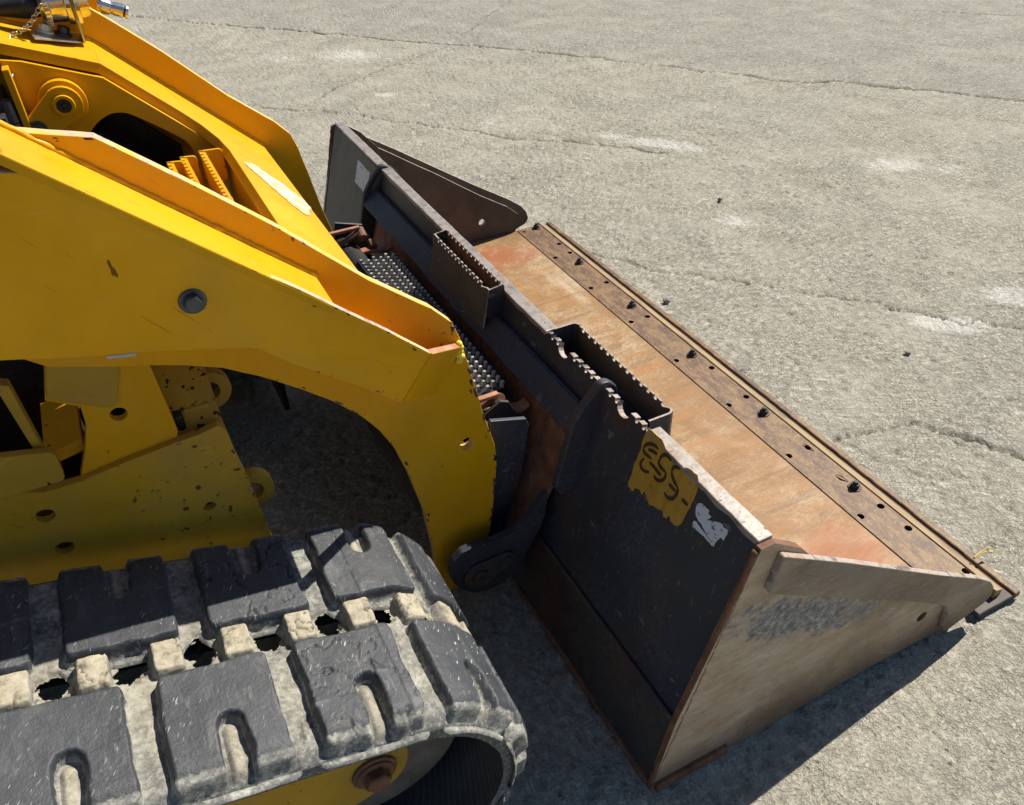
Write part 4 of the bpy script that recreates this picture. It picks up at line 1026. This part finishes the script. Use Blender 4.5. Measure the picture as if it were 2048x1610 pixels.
def rubber_track(sg, detail=1.0):
    tr = empty('rubber_track', (0, 0, 0)); tr.parent = LD; tr.location = (0.9, 0, 0)
    # belt
    ds = .0035/detail
    s = np.concatenate([np.arange(-1.25, -.62, .012), np.arange(-.62, .42, ds*.5), np.arange(.42, .50, ds), np.arange(.50, SB+.9, .015)])
    y = np.concatenate([[YO-.001, YO-.0005], np.linspace(YO, -.782, int(.171/ds)), np.linspace(-.780, -.704, int(.076/(ds*.42))), np.linspace(-.702, YI, int(.161/ds)), [YI+.0005, YI+.001]])
    Sg, Yg = np.meshgrid(s, y, indexing='ij')
    h = belt_floor(Sg, Yg)
    for j, dh in ((0, .022), (1, .010), (-1, .034), (-2, .016)): h[:, j] -= dh
    kk = (Sg+.2865)/PIT; fr = kk-np.floor(kk+.5)       # 0 at a pad centre, +-0.5 at a window centre
    dw = np.hypot((np.abs(np.abs(fr)-.5)*PIT)/.0215, (Yg+.742)/.026)
    dw = dw**1.0+(fbm(Sg*80+9, Yg*80+4, 44, 3)-.5)*1.1
    hole = dw < .86
    hole &= Sg < .62
    keep = ~(hole[:-1, :-1] & hole[1:, 1:])
    h -= .006*(1-sstep(.86, 1.25, dw))
    crk = cracks2(Sg, Yg, 3, .8); h -= crk*.002
    cream = sstep(.42, .6, fbm(Sg*5+8, Yg*5+3, 77, 3))*.45*np.exp(-((Yg+.77)/.12)**2)
    cream = np.maximum(cream, .8*np.exp(-((Yg+.742)/.018)**2))
    put('belt', Sg, Yg, h, {'worn': np.zeros_like(h), 'crack': crk, 'cream': cream, 'rimdark': np.maximum(1-sstep(YO, YO+.030, Yg), sstep(YI-.02, YI, Yg))}, tr, sg, keep)
    # inner skin of the belt
    s2 = np.concatenate([np.arange(-1.25, .0, .05), np.arange(.0, SB+.05, .02), np.arange(SB+.05, SB+.9, .1)]); y2 = np.linspace(YO-.001, YI+.001, 8)
    S2, Y2 = np.meshgrid(s2, y2, indexing='ij'); h2 = np.full_like(S2, -.056)
    kk2 = (S2+.2865)/PIT
    x2, z2 = tpath(S2, h2); P2 = np.stack([x2, Y2*(-sg), z2], -1)
    me = grid_mesh('inner_skin', P2, {}, M['inner_rubber'])
    sel = None
    o = link('inner_skin', me, tr)
    # drive slots of the inner skin sit under the windows: cut faces there
    bm = bmesh.new(); bm.from_mesh(me)
    dele = [f for f in bm.faces if abs(abs(f.calc_center_median().y)-.742) < .03 and f.calc_center_median().z > .05 and f.calc_center_median().x < -.22 and f.calc_center_median().z > .38]
    bmesh.ops.delete(bm, geom=dele, context='FACES'); bm.to_mesh(me); bm.free()
    def patch_keep(hh, fl):
        u = hh > fl-.0025
        return u[:-1, :-1] | u[1:, :-1] | u[1:, 1:] | u[:-1, 1:]
    def lug(k, outer):
        s0 = -.221+.178*k+(0 if outer else .080); s1 = s0+.146
        if outer: y0, y1 = -.952, -.780
        else: y0, y1 = -.722, -.546
        st = .0020/detail
        ss = np.arange(s0-.016, s1+.016, st); yy = np.arange(y0-.014, y1+.014, st)
        A, B = np.meshgrid(ss, yy, indexing='ij')
        d = block_sdf(A, B, s0, s1, y0, y1, .012)
        n0, n1 = s0+.064, s0+.092
        if outer: dn = block_sdf(A, B, n0, n1, y0-.05, y0+.088, .016)
        else: dn = block_sdf(A, B, n0, n1, y1-.085, y1+.05, .016)
        jag = (fbm(A*50+k*7+3*outer, B*50+k*3, 200, 3)-.5)*.0055
        big = (fbm(A*14+k*5, B*14+k*9+outer, 210, 2)-.5)*.009
        de = np.minimum(d, -dn+.001)+jag+big
        fl = belt_floor(A, B)
        top = -.0008+(fbm(A*30+k, B*30, 220, 3)-.5)*.0022
        out_ = (B-y0) if outer else (y1-B)
        top = top-.010*(1-sstep(0, .034, out_))**1.6
        # left flank steep, right flank and notch floor softer
        t = sstep(-.0015, .0062, de)
        hh = fl-.004+(top-fl+.004)*t
        # notch floor is filled part way
        nf = sstep(.0, .012, np.minimum(dn, d))
        rise = np.clip((n1-.006-A)/(n1-n0), 0, 1)          # caked dust slopes up towards the rear finger
        hh = np.maximum(hh, fl-.002+nf*(.004+.013*rise**1.3))
        hh = np.where(np.minimum(d, 1) < -.009, fl-.006, hh)
        ck = cracks2(A, B, 11+k*2+outer, 1.0, .009)*sstep(.0, .01, de)
        hh = hh-ck*.004
        worn = sstep(-.0012, .0045, de)*sstep(.004, .022, out_)*(.72+.5*(fbm(A*16+k, B*16, 230, 3)-.3))  # bare rubber on top, carried onto the flanks as painted shade
        worn = np.clip(worn, 0, 1)
        cream = np.clip(nf*.6, 0, 1)
        put('tread_block', A, B, hh, {'worn': worn, 'crack': ck, 'cream': cream}, tr, sg, patch_keep(hh, fl))
    def pad(k):
        s0 = -.308+PIT*k; s1 = s0+.0435; st = .0020/detail
        ss = np.arange(s0-.008, s1+.008, st); yy = np.arange(-.782, -.708, st)
        A, B = np.meshgrid(ss, yy, indexing='ij')
        d = block_sdf(A, B, s0, s1, -.776, -.719, .007)+(fbm(A*70+k, B*70, 300, 2)-.5)*.003
        fl = belt_floor(A, B)
        hh = fl-.005+(-.0065-fl+.005)*sstep(-.0012, .0046, d)
        hh += (fbm(A*60+k*2, B*60, 310, 3)-.5)*.003
        ck = cracks2(A*1.6, B*1.6, 41+k, 1.0)*sstep(.0, .006, d); hh -= ck*.003
        put('centre_pad', A, B, hh, {'worn': np.zeros_like(hh), 'crack': ck, 'cream': sstep(.0, .006, d)}, tr, sg, patch_keep(hh, fl))
    for k in range(-3, 6): lug(k, True); lug(k, False)
    for k in range(-4, 9): pad(k)
    return tr
rubber_track(-1)
rubber_track(1, 0.45)
# idler, track frame and axle bolt on the near side, idler on the far side
for s in (-1, 1):
    bm = bmesh.new()
    for y0, y1, r in ((.848, .844, .143), (.844, .800, .150), (.800, .690, .110), (.690, .640, .150)):
        add_cyl(bm, (CC[0], s*y0, CC[1]), (CC[0], s*y1, CC[1]), r, r, 64)
    idl = finish('idler_wheel', bm, M['idler'], LD, 0.004)
    FRM = [(CC[0]+.055*math.cos(t)*1.0, CC[1]+.075*math.sin(t)) for t in [R(-70+160*i/14) for i in range(15)]]
    fr = [(-1.3, .34), (-1.3, .14)]+[(-.47, .145)]+FRM+[(-.50, .32)]
    fp = plate('track_frame', fr, s*.850, s*.862, M['yellow_dirty'], LD, bevel=0.003)
    bm = bmesh.new(); add_cyl(bm, (CC[0]-.003, s*.862, CC[1]-.012), (CC[0]-.003, s*.868, CC[1]-.012), .036, .036, 32); finish('axle_washer', bm, M['rust'], fp, 0.002)
    hexbolt('axle_bolt', (CC[0]-.003, s*.868, CC[1]-.012), (0, s, 0), .021, .017, M['rust'], fp)

# ------------------------------------------------------------------ bucket
BK = tag(empty('loader_bucket', (.4, 0, 0)), 'wide black steel bucket with rusty tan floor lying flat on the concrete', 'bucket')
HWI = .990
# floor sheet
bm = bmesh.new()
prof = [(.775, .031), (.775, .019), (.10, .019), (.03, .010), (.012, .030), (.05, .190), (.060, .200), (.075, .20), (.058, .10), (.07, .055), (.11, .033), (.16, .031)]
slab(bm, prof, (), lambda u, v, d: (u, d, v), -HWI, HWI)
finish('bucket_floor', bm, M['floor'], BK, 0.001)
# back sheet, upper part leaning and lower strip
def PB(u, v, d):       # u = y, v = distance up the sheet from its lower bend, d = out of the sheet towards the machine
    L = math.hypot(.106, .363); e = (.106/L, .363/L)
    return (.035+e[0]*v-e[1]*d, u, .19+e[1]*v+e[0]*d)
LB = math.hypot(.106, .363)
TOOTH = []
y = -.714
random.seed(3)
top_out = [(-HWI, 0), (HWI, 0), (HWI, LB-.002), (-.372, LB-.002)]
def scallop(a, b, top, per, wid, dep, big=()):
    o = []; sg = 1 if b > a else -1; y = a; i = 0
    while abs(b-y) > per:
        if i in big:
            r = per*.95; n = 8
            o += [(y, top)]+[(y+sg*(r-r*math.cos(math.pi*j/n)), top-.003-r*.85*math.sin(math.pi*j/n)) for j in range(1, n)]+[(y+sg*2*r, top)]
            y += sg*(2*r+.003)
        else:
            o += [(y, top), (y+sg*wid, top), (y+sg*(wid+.0012), top-dep*.75), (y+sg*(wid+(per-wid)*.5), top-dep), (y+sg*(per-.0012), top-dep*.75)]
            y += sg*per
        i += 1
    o.append((b, top)); return o
top_out += scallop(-.378, -.708, LB+.004, .0205, .0115, .008, (2, 11))
top_out += [(-.714, LB-.002), (-HWI, LB-.002)]
bs = plate('back_sheet', top_out, -.012, 0, [M['black'], M['rim']], BK, place=PB, rim=True, bevel=0.001)
plate('back_strip', [(.0, .002), (.0325, .1885), (.045, .1855), (.014, .002)], -HWI, HWI, M['black_rust'], BK, bevel=0.001)
bm = bmesh.new(); add_tube(bm, [(.030+random.uniform(-.001, .001), yq, .1885+random.uniform(-.001, .001)) for yq in np.linspace(-HWI, HWI, 160)], .0045, 8); finish('seam_weld', bm, M['black_rust'], BK, smooth=True)
bm = bmesh.new(); add_box(bm, -.006, .004, -HWI, HWI, .001, .012); finish('heel_bar', bm, M['rust'], BK, 0.003)
# grey weathered end of the far back sheet
plate('back_panel', [(.60, .004), (.985, .004), (.985, LB-.004), (.60, LB-.004)], .0008, .0028, M['grey_back'], bs, place=PB, bevel=0.0008)
# top bar, interrupted where the inner step is let in
for a, b in ((-.992, -.715), (-.371, .992)):
    out = rag([(.139, a), (.139, b), (.166, b), (.166, a)], .03, .0008, int(50+10*a))
    plate('top_bar', out, .541, .556, M['bare'], BK, place=PZ, bevel=0.002)
# side plates: base plate and proud wear band
SIDE = [(-.003, .0), (.031, .190), (.085, .375), (.136, .551)]
base = SIDE+[(.162, .551), (.217, .512), (.27, .449), (.452, .325), (.62, .204), (.725, .137), (.77, .097), (.774, .071)]+[(0.734, -0.023), (0.696, 0.000), (0.528, 0.008), (0.176, -0.009), (0.177, -0.053)]
base = rag(base, .05, .0006, 9)
band = [(.172, .530), (.325, .432), (.596, .249), (.743, .155), (.790, .119), (.812, .090), (.819, .062), (.806, .044), (.712, .014), (.697, .020), (.690, .045), (.684, .085), (.665, .118), (.629, .145), (.552, .199), (.335, .339), (.158, .455)]
HS = [(0.621, 0.099)]
for s in (-1, 1):
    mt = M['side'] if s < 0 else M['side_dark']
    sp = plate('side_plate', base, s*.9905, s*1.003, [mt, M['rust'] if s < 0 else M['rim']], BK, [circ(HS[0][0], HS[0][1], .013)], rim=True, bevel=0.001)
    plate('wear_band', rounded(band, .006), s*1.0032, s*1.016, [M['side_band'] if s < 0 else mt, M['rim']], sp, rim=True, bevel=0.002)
    bm = bmesh.new(); add_box(bm, .004, .160, min(s*.985, s*1.012), max(s*.985, s*1.012), .0, .022); finish('heel_shoe', bm, M['rust'], sp, 0.003)
    bm = bmesh.new(); pts = [(SIDE[0][0]+(SIDE[3][0]-SIDE[0][0])*t+random.uniform(-.001, .001)-.002, s*.998, SIDE[0][1]+(SIDE[3][1]-SIDE[0][1])*t) for t in np.linspace(.03, .99, 60)]
    add_tube(bm, pts, .0055, 8); finish('corner_weld', bm, M['rust'], sp, smooth=True)
# cutting edge
ce = empty('cutting_edge', (0, 0, 0)); ce.parent = BK; ce.location = (-.4, 0, 0)
HOL = [(.783, .965), (.845, .813), (.781, .729), (.845, .735), (.845, .491), (.78, .485), (.842, .245), (.78, .244), (.778, .004), (.845, -.075), (.842, -.23), (.777, -.236), (.842, -.47), (.777, -.472), (.842, -.709), (.777, -.711), (.843, -.789), (.852, -.936)]
plate('adapter_plate', [(.762, -.988), (.762, .988), (.858, .988), (.858, -.988)], .0312, .0335, M['cut'], ce, [circ(x, y, .0088, 12) for x, y in HOL], place=PZ, bevel=0.0)
bm = bmesh.new(); slab(bm, [(.8585, .0335), (.861, .0365), (.865, .0355), (.881, .030), (.883, .010), (.8585, .010)], (), lambda u, v, d: (u, d, v), -1.004, 1.004); finish('edge_bevel', bm, M['tan'], ce, 0.0012)
bm = bmesh.new(); slab(bm, rag([(.800, -1.020), (.800, 1.020), (.904, 1.020), (.904, -1.020)], .02, .0006, 4), (), PZ, .002, .013); finish('bolt_on_edge', bm, M['cut_dark'], ce, 0.002)
bm = bmesh.new(); slab(bm, rag([(.9045, -1.022), (.9045, 1.022), (.922, 1.022), (.922, -1.022)], .02, .0009, 14), (), PZ, .002, .019); finish('edge_lip', bm, M['cut'], ce, 0.003)
for y in (.988-.02, .652, .321, .004, -.31, -.634):
    hexbolt('edge_bolt', (.835, y, .0337), (0, 0, 1), .0112, .011, M['black_rust'], ce, True, .007, random.random())
# torn metal burrs beside two of the bolts
for p, q in (((.838, -.612), (.828, -.580)), ((.846, -.488), (.838, -.455))):
    bm = bmesh.new(); add_tube(bm, [(p[0], p[1], .035), ((p[0]+q[0])/2, (p[1]+q[1])/2, .040), (q[0], q[1], .036)], [.001, .003, .0008], 5)
    finish('metal_burr', bm, M['tan'], ce)

# ribs, angled lip and mounting plates on the back
RIB = [(0.136, 0.566), (0.152, 0.565), (0.169, 0.550), (0.175, 0.526), (0.157, 0.474), (0.083, 0.339), (0.057, 0.329), (0.042, 0.356), (0.048, 0.373), (0.079, 0.494), (0.099, 0.524)]
for s in (-1, 1):
    plate('back_rib', rounded(RIB, .006), s*.563, s*.580, [M['black'], M['rim']], BK, bevel=0.0035)
bm = bmesh.new()
slab(bm, [(.126, .500), (.078, .462), (.072, .468), (.112, .505)], (), PY, -.562, .562)
finish('mount_lip', bm, M['black'], BK, 0.002)
MPL = [(0.113, 0.458), (0.088, 0.397), (0.062, 0.331), (0.028, 0.265), (-0.012, 0.197), (-0.034, 0.152)]
mo = MPL+[(x+.010, z-.006) for x, z in reversed(MPL)]
bm = bmesh.new(); slab(bm, mo, (), PY, -.536, .536); finish('mount_plate', bm, M['mount'], BK, 0.002)
bm = bmesh.new(); add_tube(bm, [(.118+random.uniform(-.0015, .0015), yq, .500+random.uniform(-.001, .001)) for yq in np.linspace(-.56, .56, 110)], .005, 8); finish('lip_weld', bm, M['black'], BK, smooth=True)
hook = plate('lip_hook', [(0.084, 0.438), (0.106, 0.515), (0.137, 0.552), (0.174, 0.551), (0.192, 0.522), (0.192, 0.499), (0.176, 0.514), (0.159, 0.515), (0.145, 0.431)], .555, .60, M['black'], BK, bevel=0.008)

# step brackets -------------------------------------------------------
def serr(a, b, top, dep, seed, w0=.012, w1=.022):
    return scallop(a, b, top, .0195+.0012*(seed % 3), .011, dep*.62)
def serr_old(a, b, top, dep, seed, w0=.012, w1=.022):
    rnd = random.Random(seed); o = []; y = a; sg = 1 if b > a else -1
    while abs(b-y) > .035:
        w = rnd.uniform(w0, w1); g = rnd.uniform(.006, .012)
        o += [(y, top), (y+sg*w, top+rnd.uniform(-.003, .003)), (y+sg*(w+.002), top-dep*rnd.uniform(.6, 1)), (y+sg*(w+g), top-dep*rnd.uniform(.7, 1.1)), (y+sg*(w+g+.002), top)]
        y += sg*(w+g+.003)
    o.append((b, top)); return o
sb = empty('outer_step', (0, 0, 0)); sb.parent = BK; sb.location = (-.4, 0, 0)
Y0, Y1 = .104, -.190
XT, XB = .104, .077
def PSt(u, v, d): return (XB+(XT-XB)*(v-.455)/.11-d, u, v)
plate('step_face', [(Y0, .455), (Y0, .567)]+serr(Y0-.012, Y1+.012, .566, .013, 6)+[(Y1, .566), (Y1-.004, .47), (Y1+.02, .455)], -.004, 0, [M['step'], M['rim']], sb, place=PSt, rim=True, bevel=0.0006)
for yy in (Y0, Y1):
    e = [(.1035, .567), (.140, .572), (.140, .50), (.092, .50)]
    plate('step_end', rounded(e, [0, .006, 0, 0]), yy-.002, yy+.002, [M['black'], M['rim']], sb, rim=True, bevel=0.0006)
plate('step_back', [(Y0, .52)]+serr(Y0, Y1, .572, .014, 16)+[(Y1, .52)], .1345, .1385, [M['rust'], M['rim']], sb, place=PX, rim=True, bevel=0.0006)
sb2 = empty('inner_step', (0, 0, 0)); sb2.parent = BK; sb2.location = (-.4, 0, 0)
bm = bmesh.new(); add_box(bm, .140, .199, -.704, -.386, .497, .501); finish('step_floor', bm, M['dark'], sb2)
plate('step_face', [(-.39, .50)]+[(-.39, .566)]+serr(-.395, -.690, .564, .013, 26)+[(-.700, .564), (-.700, .50)], .199, .203, [M['step'], M['rim']], sb2, place=PX, rim=True, bevel=0.0006)
for yy, xs in ((-.383, 1), (-.707, 1)):
    pts = []
    c_y = yy-.014 if yy > -.5 else yy+.014
    sgn = 1 if yy > -.5 else -1
    out = [(.150, yy), (.189, yy)]+[(.189+.014*math.sin(t), c_y+sgn*.014*math.cos(t)) for t in [math.pi/2*i/6 for i in range(1, 7)]]
    bm = bmesh.new()
    A = [[bm.verts.new((p[0], p[1], z)) for p in out] for z in (.50, .566)]
    inn = [(.150, yy-sgn*.004), (.188, yy-sgn*.004)]+[(.189+.010*math.sin(t), c_y+sgn*.010*math.cos(t)) for t in [math.pi/2*i/6 for i in range(1, 7)]]
    B = [[bm.verts.new((p[0], p[1], z)) for p in inn] for z in (.50, .566)]
    n = len(out)
    for i in range(n-1):
        bm.faces.new((A[0][i], A[0][i+1], A[1][i+1], A[1][i])); bm.faces.new((B[0][i], B[0][i+1], B[1][i+1], B[1][i]))
        f = bm.faces.new((A[1][i], A[1][i+1], B[1][i+1], B[1][i])); f.material_index = 1
        bm.faces.new((A[0][i], A[0][i+1], B[0][i+1], B[0][i]))
    finish('step_end', bm, [M['black'], M['rim']], sb2)

# marks on the back sheet --------------------------------------------
PATCH = [(-0.715, 0.385), (-0.713, 0.355), (-0.717, 0.343), (-0.713, 0.314), (-0.716, 0.290), (-0.715, 0.275), (-0.717, 0.267), (-0.732, 0.266), (-0.733, 0.275), (-0.745, 0.281), (-0.754, 0.276), (-0.757, 0.286), (-0.778, 0.274), (-0.787, 0.279), (-0.799, 0.282), (-0.809, 0.286), (-0.814, 0.279), (-0.821, 0.281), (-0.825, 0.291), (-0.832, 0.284), (-0.842, 0.284), (-0.850, 0.289), (-0.855, 0.300), (-0.856, 0.328), (-0.858, 0.348), (-0.856, 0.371), (-0.849, 0.373), (-0.852, 0.382), (-0.846, 0.388), (-0.827, 0.386), (-0.790, 0.370), (-0.753, 0.389), (-0.726, 0.388)]
pp = plate('ochre_paint_patch', rag(PATCH, .006, .0012, 2), .0006, .0012, M['patch'], bs, place=PB, bevel=0)
STRK = [
 [(-0.721, 0.350), (-0.723, 0.358), (-0.732, 0.367), (-0.744, 0.371), (-0.753, 0.370)],
 [(-0.721, 0.350), (-0.725, 0.344), (-0.735, 0.345), (-0.746, 0.346)],
 [(-0.731, 0.336), (-0.726, 0.325), (-0.729, 0.318), (-0.737, 0.316), (-0.746, 0.319), (-0.752, 0.323)],
 [(-0.744, 0.338), (-0.758, 0.338), (-0.771, 0.336), (-0.779, 0.336)],
 [(-0.764, 0.354), (-0.764, 0.365), (-0.771, 0.373), (-0.780, 0.374), (-0.787, 0.371)],
 [(-0.762, 0.355), (-0.766, 0.349), (-0.775, 0.347), (-0.784, 0.348)],
 [(-0.784, 0.348), (-0.789, 0.342), (-0.785, 0.330), (-0.776, 0.324), (-0.768, 0.323), (-0.764, 0.326)],
 [(-0.796, 0.358), (-0.796, 0.366), (-0.803, 0.372), (-0.811, 0.373)],
 [(-0.796, 0.358), (-0.802, 0.350), (-0.811, 0.346), (-0.818, 0.344)],
 [(-0.818, 0.344), (-0.823, 0.339), (-0.822, 0.327), (-0.817, 0.317), (-0.807, 0.313), (-0.797, 0.316)],
 [(-0.800, 0.336), (-0.810, 0.335), (-0.819, 0.335)],
 [(-0.836, 0.333), (-0.845, 0.333), (-0.852, 0.333)],
 [(-0.732, 0.355), (-0.744, 0.360), (-0.755, 0.361)],
]
bm = bmesh.new()
for L in STRK:
    L = [Vector(p) for p in L]
    # smooth by Chaikin, then a flat ribbon
    for _ in range(2):
        q = [L[0]]
        for a, b in zip(L, L[1:]): q += [a*.75+b*.25, a*.25+b*.75]
        q.append(L[-1]); L = q
    lv, rv = [], []
    for i, p in enumerate(L):
        t = (L[min(i+1, len(L)-1)]-L[max(i-1, 0)]).normalized(); nn_ = Vector((-t.y, t.x)); w = .0034*(.35+.65*math.sin(math.pi*min(1, (i+.7)/(len(L)+.4))))
        lv.append(bm.verts.new(PB(*(p+nn_*w), .0017))); rv.append(bm.verts.new(PB(*(p-nn_*w), .0017)))
    for i in range(len(L)-1): bm.faces.new((lv[i], lv[i+1], rv[i+1], rv[i]))
finish('hand_painted_number', bm, M['marker'], pp)
ST1 = [[(-0.867, 0.343), (-0.868, 0.350), (-0.874, 0.355), (-0.884, 0.355), (-0.893, 0.356), (-0.893, 0.350), (-0.901, 0.350), (-0.895, 0.339), (-0.904, 0.345), (-0.911, 0.349), (-0.924, 0.355), (-0.928, 0.352), (-0.937, 0.355), (-0.939, 0.348), (-0.938, 0.335), (-0.931, 0.335), (-0.928, 0.327), (-0.926, 0.314), (-0.899, 0.322), (-0.873, 0.330)],
       [(-0.873, 0.316), (-0.875, 0.321), (-0.885, 0.321), (-0.899, 0.319), (-0.915, 0.316), (-0.928, 0.314), (-0.922, 0.311), (-0.902, 0.313), (-0.876, 0.310)]]
for i, q in enumerate(ST1): plate('torn_sticker', rag(q, .005, .0010, 70+i), .0006, .0012, M['sticker'], bs, place=PB, bevel=0)
ST2 = [(0.747, 0.345), (0.641, 0.344), (0.647, 0.283), (0.665, 0.272), (0.693, 0.277), (0.749, 0.278)]
plate('torn_sticker', rag(ST2, .006, .0015, 80), .003, .0036, M['sticker'], bs, place=PB, bevel=0)

# ------------------------------------------------------------------ loose things on the ground
def stone(name, x, y, r, mat, label, seed, flat=.6):
    rnd = random.Random(seed); bm = bmesh.new(); bmesh.ops.create_icosphere(bm, subdivisions=2, radius=r)
    for v in bm.verts:
        v.co *= 1+rnd.uniform(-.22, .22); v.co.z *= flat; v.co.x *= 1.25
    o = finish(name, bm, mat); o.location = (x, y, r*flat*.55); o.rotation_euler = (0, 0, rnd.uniform(0, 3))
    return tag(o, label, 'stone')
for i, ((x, y), r, m, lab) in enumerate([
    ([(0.981, 0.333)][0], .011, 'stone', 'small pale chip of stone just beyond the middle of the bucket edge'),
    ([(1.624, 0.871)][0], .0085, 'dark_pebble', 'dark pebble lying on a pale scraped patch beyond the bucket'),
    ([(1.424, -0.266)][0], .008, 'stone', 'small round pebble alone on bare concrete right of the bucket')]):
    stone('pebble', x, y, r, M[m], lab, 100+i)
SW = [(0.888, -0.923), (0.951, -0.924)]
bm = bmesh.new()
add_tube(bm, [(SW[0][0], SW[0][1], .042), ((SW[0][0]+SW[1][0])/2, (SW[0][1]+SW[1][1])/2, .046), (SW[1][0], SW[1][1], .030)], [.003, .0025, .0012], 6)
add_tube(bm, [(SW[0][0], SW[0][1], .044), ((SW[0][0]+SW[1][0])/2+.01, (SW[0][1]+SW[1][1])/2+.004, .05), (SW[1][0]+.012, SW[1][1]-.012, .036)], [.002, .002, .001], 6)
tag(finish('straw_stalk', bm, M['straw']), 'dry yellow straw stalk caught on the bucket cutting edge', 'straw')
